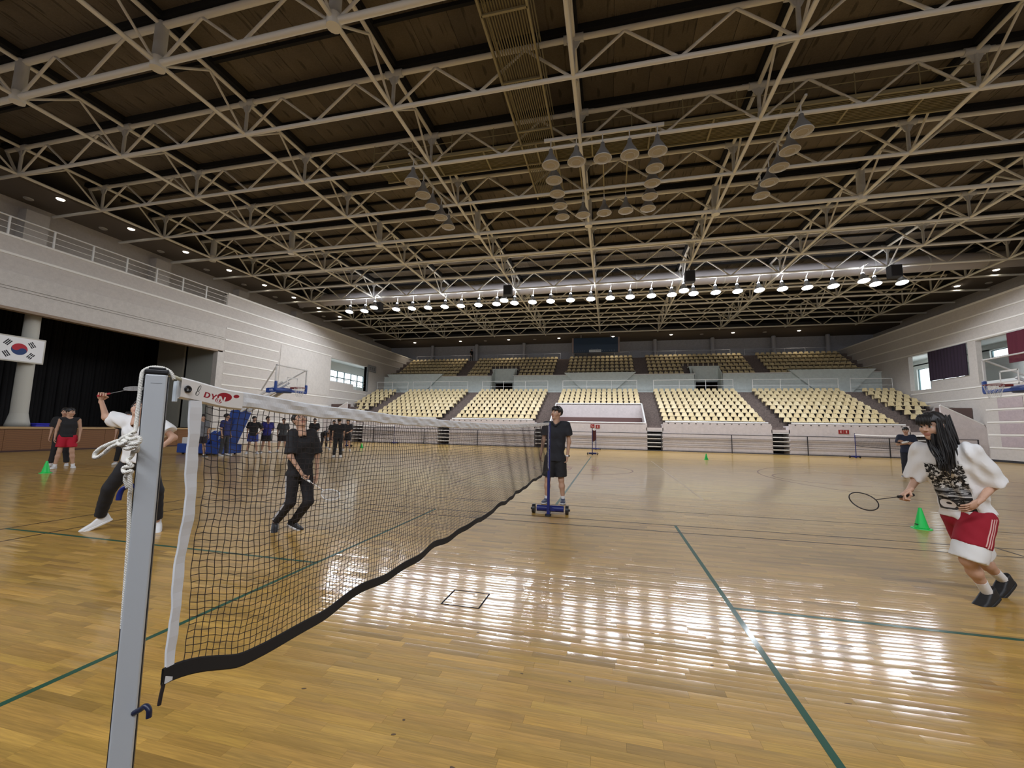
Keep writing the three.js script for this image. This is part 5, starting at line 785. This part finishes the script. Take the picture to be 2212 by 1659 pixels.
    if (o.fine) d += (sh.fold ?? 0.005) * Math.sin(9 * Math.sin(x * 6 + z * 5) + y * 26 + z * 14) * Math.sin(x * 15 - y * 9 + 1);
    d += 0.0045 * Math.sin(x * 41 + y * 23) * Math.sin(y * 17 - z * 33) * (e / 0.018); return smax(d, -capD(nkCut, x, y, z), 0.008);
  };
  const [l2, h2] = boundsOf([...tc, ...sleeves.map((q) => q.c)], 0.05), shirt = obj('shirt', surfaceNets(shirtF, l2, h2, cell), sh.mat || cloth(sh.color), t);
  // trousers or shorts (one or more layers)
  let bot = null, botF = null;
  for (const b of [].concat(o.bottom)) {
    const f = b.to ?? 0.75, e2 = b.loose ?? 0.02, legs = [[J.hipL, J.knL, J.anL], [J.hipR, J.knR, J.anR]], wTop = mHip.clone().addScaledVector(up, 0.09 * s);
    const pel = [cap(W(mHip, 0.055), W(mHip, -0.055), R(0.1) + e2 * 0.6), cap(W(wTop, 0.05), W(wTop, -0.05), R(0.088) + e2 * 0.3)], lc = legs.map(([h, k, a]) => { const shin = f > 1, end = shin ? mid(k, a, f - 1) : mid(h, k, f), dr = (shin ? a.clone().sub(k) : k.clone().sub(h)).normalize(); return { caps: shin ? [cap(h, k, R(0.088) + e2, R(0.06) + e2 * 0.9), cap(k, end, R(0.06) + e2 * 0.9, R(0.05) + e2 * (b.flare ?? 0.7))] : [cap(h, end, R(0.09) + e2, R(0.078) + e2 * (b.flare ?? 1.4))], end, dr }; });
    const fP = union(pel, 0.04), F = (x, y, z) => { let d = fP(x, y, z); for (const q of lc) { let q1 = 9; for (const c of q.caps) q1 = smin(q1, capD(c, x, y, z), 0.02); q1 = smax(q1, (x - q.end.x) * q.dr.x + (y - q.end.y) * q.dr.y + (z - q.end.z) * q.dr.z, 0.006); d = smin(d, q1, 0.018); } return d + 0.003 * Math.sin(x * 37 + y * 29) * Math.sin(y * 21 + z * 31); };
    const [l3, h3] = boundsOf([...pel, ...lc.flatMap((q) => q.caps)], 0.05), m = obj(b.name || (f > 1.5 ? 'trousers' : 'shorts'), surfaceNets(F, l3, h3, cell), b.mat || cloth(b.color), t); if (!bot) { bot = m; botF = F; }
  }
  // shoes and socks
  for (const [an, kn, toe, nm] of [[J.anL, J.knL, J.toeL], [J.anR, J.knR, J.toeR]]) {
    const dr = toe ? toe.clone().sub(an) : fr.clone(); const pitch = toe && o.footPitch ? dr.clone().normalize() : V(dr.x, 0, dr.z).normalize(); const fs = s * (o.footScale || 1), m = basis(pitch, V(0, 1, 0)).scale(V(fs, fs, fs)), foot = an.clone().addScaledVector(V(0, 1, 0).transformDirection(m), -0.085 * fs); if (!o.footPitch) foot.y = Math.max(0.001, foot.y); m.setPosition(foot);
    const so = obj('shoe', shoeGeo(o.fine ? 0.006 : 0.01, 'upper').applyMatrix4(m), cloth(o.shoe, 0.55), t); obj('sole', shoeGeo(o.fine ? 0.006 : 0.01, 'sole').applyMatrix4(m), cloth(o.sole || [0.75, 0.75, 0.74], 0.7), so);
    if (o.sock) obj('sock', cyl(mid(an, kn, -0.02), mid(an, kn, o.sock), R(0.041), 12, R(0.047)), SOCK, t);
  }
  return { t, J, shirtF, botF, shirt, bot, hMat, hr, up, lat, fr, mHip, s };
}
function ribbon(f, pts, dirIn, w, out = 0.003) {   // a flat strip laid on the surface f < 0, found by marching inwards
  const P = [], hit = (p, d) => { const q = p.clone(); for (let i = 0; i < 220; i++) { if (f(q.x, q.y, q.z) < 0) break; q.addScaledVector(d, 0.0015); } return q.addScaledVector(d, -out); };
  const along = pts[pts.length - 1].clone().sub(pts[0]).normalize(), d = dirIn.clone().normalize(), sd = V(0, 0, 0).crossVectors(along, d).normalize(), A = pts.map((p) => hit(p.clone().addScaledVector(sd, w / 2), d)), B = pts.map((p) => hit(p.clone().addScaledVector(sd, -w / 2), d)), q = (...k) => { for (const i of [0, 1, 2, 0, 2, 3]) P.push(k[i].x, k[i].y, k[i].z); };
  for (let i = 0; i < pts.length - 1; i++) { const a = A[i], b = B[i], c = B[i + 1], e = A[i + 1], k = d.clone().multiplyScalar(0.005), dn = (v) => v.clone().add(k); q(a, b, c, e); q(dn(a), dn(e), dn(c), dn(b)); q(a, e, dn(e), dn(a)); q(b, dn(b), dn(c), c); }
  const g = new THREE.BufferGeometry(); g.setAttribute('position', new THREE.Float32BufferAttribute(P, 3)); g.computeVertexNormals(); return g;
}
// a racket lying from the grip end to the head centre
function racket(label, grip, headC, normal, frameC, gripC, stringC) {
  const d = headC.clone().sub(grip).normalize(), n = normal.clone().addScaledVector(d, -normal.dot(d)).normalize(), w = V(0, 0, 0).crossVectors(d, n), t = thing('badminton_racket', label, 'racket', grip.toArray()), at = (a, b, c = 0) => V(0, 0, 0).addScaledVector(d, a).addScaledVector(w, b).addScaledVector(n, c), hc = 0.545;
  obj('grip', cyl(at(0, 0), at(0.17, 0), 0.014, 10, 0.0125), std(gripC, 0.8), t); obj('shaft', cyl(at(0.17, 0), at(hc - 0.12, 0), 0.0036, 7), std(frameC, 0.4), t);
  const ring = []; for (let i = 0; i < 28; i++) { const a = i / 28 * Math.PI * 2; ring.push(at(hc - Math.cos(a) * 0.125, Math.sin(a) * 0.096 * (1 - 0.06 * Math.cos(a)))); } obj('head_frame', tube(ring, 0.0052, 6, 2, true), std(frameC, 0.35), t);
  const st = []; for (let i = -9; i <= 9; i++) { const u = i / 10; const hx = 0.12 * Math.sqrt(1 - u * u), hy = 0.091 * Math.sqrt(1 - u * u); st.push(cyl(at(hc - hx, u * 0.09), at(hc + hx, u * 0.09), 0.0006, 3), cyl(at(hc + u * 0.12, -hy), at(hc + u * 0.12, hy), 0.0006, 3)); } obj('strings', st, std(stringC, 0.5), t); return t;
}
// ---------- the players ----------
const skinA = [0.56, 0.34, 0.235], skinB = [0.50, 0.30, 0.2], skinC = [0.44, 0.26, 0.17];
const WHITE = [0.8, 0.8, 0.79], BLACK = [0.014, 0.014, 0.016], NAVY = [0.018, 0.024, 0.06];
{ // girl lunging on the right
  const o = person({ label: 'player with long black hair in a printed white t-shirt lunging with a racket', base: [4.15, -0.68], fine: true, cell: 0.012, s: 0.93, skin: skinA, hair: 'long', face: [-0.9, -0.12, 0.42], footPitch: true, footScale: 1.15,
    J: { head: [3.785, 1.53, -0.525], neck: [3.86, 1.372, -0.56], shR: [3.80, 1.305, -0.705], shL: [3.985, 1.315, -0.43], elR: [3.80, 1.04, -0.80], wrR: [3.655, 0.945, -0.665], haR: [3.60, 0.91, -0.65], elL: [4.17, 1.05, -0.5], wrL: [3.985, 0.915, -0.40], haL: [3.9, 0.85, -0.39], hipR: [4.075, 0.735, -0.765], hipL: [4.10, 0.735, -0.60], knL: [3.99, 0.39, -0.585], anL: [4.2, 0.10, -0.725], toeL: [4.04, 0.015, -0.65], knR: [4.25, 0.37, -0.86], anR: [4.53, 0.14, -1.02], toeR: [4.37, 0.03, -0.95], hem: [4.075, 0.765, -0.68] },
    palmL: [-0.3, 0.3, -0.9], palmR: [0.3, -0.9, 0.2], curlL: 0.4, curlR: 1.25, shirt: { color: WHITE, sleeve: 0.95, loose: 0.022, flare: 1.75, collar: 0.07, fold: 0.011 }, bottom: [{ color: [0.30, 0.006, 0.02], to: 0.64, loose: 0.034, flare: 1.5 }, { color: [0.74, 0.74, 0.72], to: 0.99, loose: 0.028, flare: 1.75, name: 'under_shorts' }], shoe: [0.012, 0.012, 0.013], sole: [0.012, 0.012, 0.012], sock: 0.36 });
  const left = V(-0.1, 0, 1).normalize(), hip = o.J.hipL, kn = o.J.knL; // three pale stripes down the outer seam
  for (let i = -1; i <= 1; i++) { const pts = []; for (let k = 0; k <= 12; k++) pts.push(mid(hip, kn, -0.06 + 0.7 * k / 12).addScaledVector(left, 0.3).addScaledVector(V(1, 0, 0.1), 0.045 + i * 0.02)); obj('side_stripe', ribbon(o.botF, pts, left.clone().negate(), 0.009), cloth([0.72, 0.45, 0.42]), o.bot); }
  // print on the shirt front: a grid of points marched onto the cloth
  const fw = V(-0.85, -0.12, 0.53).normalize(), sp = o.up, rt = V(0, 0, 0).crossVectors(fw, sp).normalize(), cen = mid(mid(o.J.shL, o.J.shR), o.mHip, 0.52), nu = 18, nv = 30, Pq = [], U = [];
  const at = (u, v) => { const q = cen.clone().addScaledVector(rt, (u - 0.5) * -0.26).addScaledVector(sp, (v - 0.5) * 0.45).addScaledVector(fw, 0.35); for (let i = 0; i < 400; i++) { if (o.shirtF(q.x, q.y, q.z) < 0.0005) break; q.addScaledVector(fw, -0.001); } return q.addScaledVector(fw, 0.003); };
  const G = []; for (let i = 0; i <= nu; i++) { G.push([]); for (let j = 0; j <= nv; j++) G[i].push(at(i / nu, j / nv)); }
  for (let i = 0; i < nu; i++) for (let j = 0; j < nv; j++) for (const [a, b] of [[0, 0], [1, 1], [1, 0], [0, 0], [0, 1], [1, 1]]) { const p = G[i + a][j + b]; Pq.push(p.x, p.y, p.z); U.push((i + a) / nu, (j + b) / nv); }
  const g = new THREE.BufferGeometry(); g.setAttribute('position', new THREE.Float32BufferAttribute(Pq, 3)); g.setAttribute('uv', new THREE.Float32BufferAttribute(U, 2)); g.computeVertexNormals();
  const art = canvasTex(384, 768, (q, w, h) => {
    q.fillStyle = '#d9d9d6'; q.fillRect(0, 0, w, h); const R = (a, b) => a + (b - a) * rnd(); 
    for (let i = 0; i < 420; i++) { const y = R(20, 400), k = rnd(); q.fillStyle = k < 0.62 ? '#161616' : k < 0.8 ? '#55524d' : k < 0.9 ? '#8d8a83' : '#dcdcd8'; q.beginPath(); q.ellipse(R(10, w - 10), y, R(5, 26), R(4, 17), R(0, 3), 0, 7); q.fill(); }
    for (const [y0, y1, c] of [[400, 440, '#8e8f8e'], [440, 475, '#1a1a1c'], [475, 505, '#606060'], [505, 525, '#d5d5d2'], [525, 590, '#131315'], [590, 745, '#2a2b2d']]) { q.fillStyle = c; q.fillRect(14, y0, w - 28, y1 - y0); } for (let i = 0; i < 160; i++) { q.fillStyle = ['#101011', '#4c4d4f', '#8b8c8c', '#bcbcba'][Math.floor(rnd() * 4)]; q.fillRect(R(14, w - 60), R(400, 735), R(8, 60), R(3, 12)); }
    q.fillStyle = '#e4e4e6'; q.beginPath(); q.ellipse(118, 655, 86, 76, 0, 0, 7); q.fill(); q.fillStyle = '#2a2930'; q.beginPath(); q.ellipse(140, 640, 30, 20, 0, 0, 7); q.fill(); q.fillStyle = '#17181a'; q.beginPath(); q.ellipse(290, 670, 66, 52, 0, 0, 7); q.fill(); q.fillStyle = '#3c3d3f'; q.fillRect(60, 715, 130, 24);
    q.font = 'bold 76px serif'; q.fillStyle = '#0d0d0d'; q.fillText('ACTORWO', 6, 84); q.fillStyle = '#d9d9d6'; q.fillRect(0, 0, w, 18); });
  obj('shirt_print', g, std(0xffffff, 0.85, { map: art, side: THREE.DoubleSide }), o.shirt).userData = { label: 'black and grey print on the shirt front' };
  // hair: cap plus long locks down to the chest
  const H = (x, y, z) => V(x, y, z).applyMatrix4(o.hMat), L = []; const lock = (p, r) => { const c = new THREE.CatmullRomCurve3(p), n = 14, gg = new THREE.TubeGeometry(c, n, 1, 6), q = gg.attributes.position; for (let i = 0; i <= n; i++) { const ce = c.getPointAt(i / n), k = r * (i === n ? 0.12 : Math.sin(0.55 + 2.2 * Math.min(1, i / n)) * (1 - 0.35 * i / n)); for (let j = 0; j <= 6; j++) { const m = i * 7 + j; q.setXYZ(m, ce.x + (q.getX(m) - ce.x) * k, ce.y + (q.getY(m) - ce.y) * k, ce.z + (q.getZ(m) - ce.z) * k); } } gg.computeVertexNormals(); L.push(gg); };
  const dn = (p, x, y, z) => p.clone().add(V(x, y, z));
  for (let i = 0; i < 96; i++) { // left side and back, near the camera
    const a = -0.35 + 2.9 * i / 95, top = H(0.084 * Math.cos(a - 1.2) * 0.98, 0.05 + rr(-0.02, 0.05), -0.02 + 0.1 * -Math.sin(a - 0.35)), mid1 = top.clone().add(V(rr(-0.004, 0.02), -0.12, rr(0.0, 0.025))), len = rr(0.2, 0.3) + (a < 0.6 ? 0.06 : 0);
    lock([top, mid1, dn(mid1, rr(0.0, 0.03), -len * 0.45, rr(-0.005, 0.02)), dn(mid1, rr(0.0, 0.045), -len, rr(-0.01, 0.02))], rr(0.007, 0.013));
  }
  for (let i = 0; i < 26; i++) { const top = H(-0.074 + rr(-0.01, 0.004), 0.01 + rr(-0.03, 0.05), -0.03 + rr(-0.03, 0.03)), m1 = dn(top, rr(0.0, 0.02), -0.14, rr(0.02, 0.05)); lock([top, m1, dn(m1, rr(-0.03, 0.0), -0.1, rr(0.08, 0.12)), dn(m1, rr(-0.04, 0.0), -rr(0.18, 0.24), rr(0.12, 0.17))], rr(0.005, 0.009)); }
  for (let i = 0; i < 34; i++) { const top = H(0.074 + rr(-0.004, 0.008), 0.03 + rr(-0.03, 0.05), 0.03 + rr(-0.03, 0.03)), m1 = dn(top, rr(0.0, 0.025), -0.14, rr(-0.005, 0.02)); lock([top, m1, dn(m1, rr(-0.005, 0.025), -0.13, rr(0.0, 0.03)), dn(m1, rr(0.0, 0.03), -rr(0.2, 0.3), rr(0.0, 0.03))], rr(0.005, 0.009)); }
  for (let i = 0; i < 10; i++) { const x = -0.05 + 0.011 * i; lock([H(x, 0.115, 0.05), H(x * 1.1, 0.085, 0.088), H(x * 1.15, 0.045, 0.1), H(x * 1.2, 0.018 - 0.01 * (i % 3), 0.094)], 0.009); }
  obj('long_locks', L, HAIR, o.hr);
  racket('black badminton racket held out by the player in red shorts', V(3.70, 0.905, -0.69), V(3.132, 0.848, -0.442), V(0.1, 0.72, 0.68), lin(0.02, 0.015, 0.015), lin(0.012, 0.012, 0.012), lin(0.3, 0.25, 0.2));
}
{ // man standing behind the far post
  const o = person({ label: 'man in black polo shirt and black shorts standing behind the blue net post', base: [-0.03, -4.3], fine: true, cell: 0.012, s: 1.02, skin: skinB, hair: 'bowl', face: [-0.6, 0.2, 0.78], headScale: 1.06,
    J: { head: [-0.011, 1.755, -4.205], neck: [-0.02, 1.60, -4.23], shR: [-0.205, 1.515, -4.2], shL: [0.185, 1.52, -4.28], elR: [-0.268, 1.216, -4.22], wrR: [-0.311, 0.95, -4.2], haR: [-0.335, 0.8, -4.18], elL: [0.225, 1.205, -4.33], wrL: [0.196, 0.91, -4.3], haL: [0.175, 0.75, -4.28], hipR: [-0.13, 0.87, -4.28], hipL: [0.05, 0.87, -4.32], knR: [-0.185, 0.46, -4.29], anR: [-0.204, 0.09, -4.33], toeR: [-0.26, 0, -4.13], knL: [0.075, 0.46, -4.34], anL: [0.106, 0.09, -4.4], toeL: [0.12, 0, -4.2], hem: [-0.04, 0.83, -4.3] },
    palmL: [-1, 0, 0.1], palmR: [1, 0, 0.1], curlL: 0.75, curlR: 0.7, shirt: { color: [0.016, 0.017, 0.022], sleeve: 0.62, loose: 0.02, flare: 1.6 }, bottom: { color: BLACK, to: 0.86, loose: 0.028, flare: 1.4 }, shoe: [0.05, 0.06, 0.1], sole: [0.6, 0.6, 0.6], sock: 0.15 });
  obj('collar', [cyl(V(-0.10, 1.585, -4.15).sub(V(-0.03, 0, -4.3)), V(-0.018, 1.5, -4.115).sub(V(-0.03, 0, -4.3)), 0.014, 8), cyl(V(0.07, 1.585, -4.2).sub(V(-0.03, 0, -4.3)), V(-0.018, 1.5, -4.115).sub(V(-0.03, 0, -4.3)), 0.014, 8)], cloth([0.016, 0.017, 0.022]), o.shirt);
  const wp = mid(o.J.elL, o.J.wrL, 0.95), wd = o.J.wrL.clone().sub(o.J.elL).normalize(); const wt = thing('wrist_watch', 'white wrist watch with black face on the left arm of the standing man', 'watch', [-0.03, 0, -4.3]); obj('strap', cyl(wp.clone().addScaledVector(wd, -0.012), wp.clone().addScaledVector(wd, 0.012), 0.034, 14), M.white, wt); obj('dial', cyl(wp.clone().add(V(0.028, 0, 0.015)), wp.clone().add(V(0.042, 0, 0.02)), 0.018, 12), M.blackPaint, wt);
}
{ // player in black looking up
  const o = person({ label: 'player in black t-shirt and striped black trousers looking up behind the net', base: [-3.1, -0.92], fine: true, cell: 0.012, s: 0.87, headScale: 1.14, skin: skinB, hair: 'short', face: [0.74, 0.52, 0.43], headUp: [-0.35, 0.9, -0.1], footPitch: true,
    J: { head: [-3.05, 1.49, -0.86], neck: [-3.06, 1.365, -0.89], shR: [-3.088, 1.30, -0.79], shL: [-2.955, 1.305, -1.0], elR: [-3.035, 1.02, -0.72], wrR: [-2.875, 0.80, -0.76], haR: [-2.82, 0.70, -0.80], elL: [-2.925, 1.02, -1.09], wrL: [-2.885, 0.75, -1.06], haL: [-2.895, 0.62, -1.05], hipR: [-3.10, 0.765, -0.87], hipL: [-3.02, 0.755, -1.01], knR: [-3.10, 0.41, -0.86], anR: [-3.385, 0.12, -0.935], toeR: [-3.31, 0.03, -0.85], knL: [-2.915, 0.415, -0.97], anL: [-3.22, 0.105, -1.085], toeL: [-3.05, 0.035, -1.12], hem: [-3.075, 0.75, -0.94] },
    palmL: [-0.2, -0.1, 0.9], palmR: [0.7, -0.3, -0.6], curlL: 0.7, curlR: 1.2, shirt: { color: BLACK, sleeve: 0.9, loose: 0.016, flare: 1.7 }, bottom: { color: [0.012, 0.011, 0.013], to: 1.93, loose: 0.014, flare: 0.7 }, shoe: [0.013, 0.013, 0.014], sole: [0.78, 0.78, 0.77] });
  const rd = V(-0.53, 0, 0.85), mk = (a, b, t0, t1, i) => { const pts = []; for (let k = 0; k <= 10; k++) pts.push(mid(a, b, t0 + (t1 - t0) * k / 10).addScaledVector(rd, 0.28).addScaledVector(V(0.85, 0, 0.53), i * 0.016)); return ribbon(o.botF, pts, rd.clone().negate(), 0.007); };
  for (let i = -1; i <= 1; i++) { obj('side_stripe', mk(o.J.hipR, o.J.knR, 0.02, 0.98, i), cloth([0.6, 0.6, 0.62]), o.bot); obj('side_stripe', mk(o.J.knR, o.J.anR, 0.06, 0.85, i), cloth([0.6, 0.6, 0.62]), o.bot); }
  obj('chest_mark', rb(0.022, 0.006, 0.004, 0.002).rotateY(0.8).translate(0.2, 1.2, -0.03), cloth([0.7, 0.7, 0.7]), o.shirt);
  obj('glasses', [0, 1].map((i) => new THREE.TorusGeometry(0.021, 0.0015, 5, 16).translate(i ? 0.03 : -0.03, 0, 0.094)).concat([cyl(V(-0.052, 0.004, 0.09), V(-0.078, 0.002, 0), 0.0015, 5), cyl(V(0.052, 0.004, 0.09), V(0.078, 0.002, 0), 0.0015, 5)]).map((g) => g.applyMatrix4(o.hMat)), M.blackPaint, o.t);
  racket('white badminton racket held low by the player in black', V(-2.90, 0.755, -0.80), V(-2.33, 0.545, -0.70), V(0.35, 0.85, 0.4), lin(0.75, 0.75, 0.74), lin(0.7, 0.7, 0.68), lin(0.6, 0.6, 0.6));
}
{ // player in white behind the post
  const o = person({ label: 'player in white t-shirt and black trousers swinging a racket behind the near post', base: [-5.1, -0.35], fine: true, cell: 0.012, s: 1.0, skin: skinA, hair: 'short', face: [0.5, 0.5, 0.65], footPitch: true, footScale: 1.2,
    J: { head: [-5.04, 1.59, -0.27], neck: [-5.03, 1.475, -0.31], shR: [-5.24, 1.42, -0.26], shL: [-4.83, 1.40, -0.37], elR: [-5.49, 1.475, -0.19], wrR: [-5.535, 1.70, -0.14], haR: [-5.51, 1.79, -0.13], elL: [-4.61, 1.225, -0.42], wrL: [-4.60, 1.10, -0.26], haL: [-4.63, 1.05, -0.19], hipR: [-5.17, 0.9, -0.33], hipL: [-4.96, 0.9, -0.38], knR: [-5.37, 0.55, -0.25], anR: [-5.585, 0.15, -0.317], toeR: [-5.67, 0.075, -0.2], knL: [-4.78, 0.53, -0.40], anL: [-4.83, 0.12, -0.49], toeL: [-4.73, 0.05, -0.41], hem: [-5.06, 0.905, -0.36] },
    palmL: [0.3, -0.3, 0.8], palmR: [0.8, 0.2, 0.5], curlL: 0.35, curlR: 1.3, shirt: { color: WHITE, sleeve: 0.66, loose: 0.032, flare: 1.5 }, bottom: { color: [0.014, 0.014, 0.017], to: 1.92, loose: 0.02, flare: 0.7 }, shoe: [0.75, 0.75, 0.74], sole: [0.78, 0.78, 0.77] });
  racket('badminton racket with white strings swung by the player in white', V(-5.49, 1.75, -0.07), V(-5.63, 1.89, -0.55), V(0.25, 0.9, 0.2), lin(0.3, 0.3, 0.3), lin(0.4, 0.03, 0.04), lin(0.8, 0.8, 0.8));
}
// ---------- bystanders ----------
function pose(h, o = {}) {   // standing, facing +z, left hand at +x
  const k = h / 1.75, sp = o.spread ?? 0.1, J = { head: [0, 1.625, 0.02], neck: [0, 1.475, -0.01], shL: [0.185, 1.405, 0], shR: [-0.185, 1.405, 0], hipL: [0.09, 0.9, 0], hipR: [-0.09, 0.9, 0], knL: [0.08 + sp * 0.4, 0.49, 0.02], knR: [-0.08 - sp * 0.4, 0.49, 0.02], anL: [0.07 + sp, 0.085, 0], anR: [-0.07 - sp, 0.085, 0], toeL: [0.09 + sp * 1.15, 0, 0.14], toeR: [-0.09 - sp * 1.15, 0, 0.14] };
  const arm = (side, m) => { const x = side, A = { down: [[0.235, 1.125, -0.01], [0.245, 0.875, 0.05]], hip: [[0.36, 1.15, -0.07], [0.2, 0.99, 0.08]], cross: [[0.235, 1.13, 0.04], [-0.05, 1.17, 0.21]], front: [[0.22, 1.12, 0.02], [0.1, 1.03, 0.24]], back: [[0.25, 1.13, -0.1], [0.07, 0.96, -0.19]], out: [[0.30, 1.14, 0], [0.42, 0.93, 0.06]] }[m]; J['el' + (x > 0 ? 'L' : 'R')] = [A[0][0] * x, A[0][1], A[0][2]]; J['wr' + (x > 0 ? 'L' : 'R')] = [A[1][0] * x, A[1][1] + (m === 'cross' && x > 0 ? 0.06 : 0), A[1][2]]; };
  arm(1, o.armL || 'down'); arm(-1, o.armR || 'down'); for (const q in J) J[q] = J[q].map((v) => v * k); return J;
}
const by = (label, x, z, turn, h, p, shirt, bottom, rest = {}) => person({ label, base: [x, z, rest.y || 0], turn, local: true, J: rest.J || pose(h, p), s: h / 1.75, cell: rest.cell || 0.022, skin: rest.skin || skinB, hair: rest.hair || 'short', face: rest.face || [0, 0, 1], shirt, bottom, shoe: rest.shoe || [0.7, 0.7, 0.7], sole: rest.sole || [0.75, 0.75, 0.74], sock: rest.sock });
const tee = (c, x = {}) => ({ color: c, sleeve: 0.8, loose: 0.022, flare: 1.4, ...x }), shorts = (c) => ({ color: c, to: 0.8, loose: 0.026, flare: 1.4 }), pants = (c) => ({ color: c, to: 1.94, loose: 0.018, flare: 0.8 });
by('person in black sleeveless top and red shorts by the green cone on the left', -14.73, -5.09, 0.95, 1.79, { spread: 0.11 }, tee(BLACK, { sleeve: 0, drop: 0.0, loose: 0.014 }), { color: [0.45, 0.008, 0.03], to: 0.7, loose: 0.024, flare: 1.3 }, { face: [0.75, 0, 0.6], sock: 0.12, cell: 0.018 });
by('person in dark clothes half hidden behind the person in red shorts', -15.6, -5.45, 0.8, 1.8, {}, tee(BLACK), pants(BLACK), { face: [0.2, 0, 1] });
by('person in dark clothes standing behind the player in white', -14.76, -6.63, 0.9, 1.74, {}, tee(BLACK), pants(BLACK), { face: [0.4, 0, 0.8] });
by('person in grey t-shirt and black shorts at the left end of the net', -15.51, -9.89, 1.35, 1.77, {}, tee([0.16, 0.165, 0.18]), shorts([0.02, 0.016, 0.022]), { shoe: [0.02, 0.02, 0.02], sock: 0.12 });
by('person in navy t-shirt and dark grey trousers before the basketball stand', -15.42, -10.9, 1.75, 1.84, { spread: 0.12 }, tee([0.022, 0.03, 0.13]), pants([0.045, 0.048, 0.052]), { face: [0.35, 0, 0.9] });
by('person in black t-shirt and blue shorts beside the basketball stand', -15.45, -12.4, 0.85, 1.78, { armL: 'hip', spread: 0.13 }, tee(BLACK), shorts([0.03, 0.05, 0.24]), { sock: 0.1, face: [0.5, 0, 0.8] });
by('person in bright blue t-shirt and black shorts in the group behind the net', -15.43, -13.18, 0.8, 1.79, { armR: 'back', armL: 'back' }, tee([0.03, 0.032, 0.22]), shorts([0.016, 0.014, 0.016]), { sock: 0.08, face: [0.5, 0.3, 0.8] });
by('person in dark grey t-shirt and black shorts in the group behind the net', -15.35, -14.12, 0.75, 1.74, { spread: 0.12 }, tee([0.06, 0.065, 0.07]), shorts([0.02, 0.016, 0.018]), { sock: 0.13 });
by('person in black top standing far behind the head of the player in black', -15.51, -16.62, 0.75, 1.8, { armL: 'front', armR: 'front' }, tee(BLACK), pants(BLACK));
{ const J = pose(1.75); Object.assign(J, { head: [0, 0.86, 0.52], neck: [0, 0.98, 0.42], shL: [0.17, 1.0, 0.33], shR: [-0.17, 1.0, 0.33], elL: [0.19, 0.72, 0.4], elR: [-0.19, 0.72, 0.4], wrL: [0.16, 0.47, 0.46], wrR: [-0.16, 0.47, 0.46], hipL: [0.09, 0.86, -0.08], hipR: [-0.09, 0.86, -0.08], knL: [0.13, 0.47, 0.04], knR: [-0.13, 0.47, 0.04] }); by('person in dark clothes bending forward near the far fence', -16.2, -18.4, 1.2, 1.75, {}, tee([0.02, 0.022, 0.03]), pants([0.02, 0.02, 0.025]), { J, face: [0, -0.6, 0.7] }); }
by('person in black seen from behind with white shoes beside the net', -10.9, -12.49, -2.4, 1.76, { spread: 0.07 }, tee(BLACK), pants(BLACK), { shoe: [0.75, 0.75, 0.74] });
by('person in dark t-shirt and shorts right of the person seen from behind', -13.5, -16.85, 0.4, 1.78, { armL: 'front' }, tee([0.03, 0.03, 0.034]), shorts([0.02, 0.018, 0.02]), { sock: 0.1, face: [-0.4, -0.1, 0.9] });
by('person in black t-shirt left of the person seen from behind', -14.67, -17.2, 0.9, 1.72, {}, tee(BLACK), shorts([0.1, 0.06, 0.05]), { sock: 0.1 });
{ const n = by('person in navy polo shirt with folded arms on the right side of the court', 11.33, -13.82, -0.62, 1.77, { armL: 'cross', armR: 'cross', spread: 0.05 }, tee([0.02, 0.026, 0.05]), pants([0.02, 0.022, 0.032]), { hair: 'bowl', shoe: [0.1, 0.1, 0.11], cell: 0.016 });
  const b = thing('white_bottle', 'white bottle held in the folded arms of the person in navy', 'bottle', [11.33, 0, -13.82], -0.62); obj('bottle_body', cyl(V(-0.1, 1.2, 0.26), V(0.05, 1.25, 0.27), 0.034, 12), M.white, b); obj('bottle_cap', cyl(V(0.05, 1.25, 0.27), V(0.085, 1.26, 0.27), 0.018, 10), M.white, b); }
by('tiny person in black on the rear walkway under the roof', -15.9, -44.6, 1.2, 1.7, {}, tee(BLACK), pants(BLACK), { y: 9.6, cell: 0.03 });
renderer.render(scene, camera);
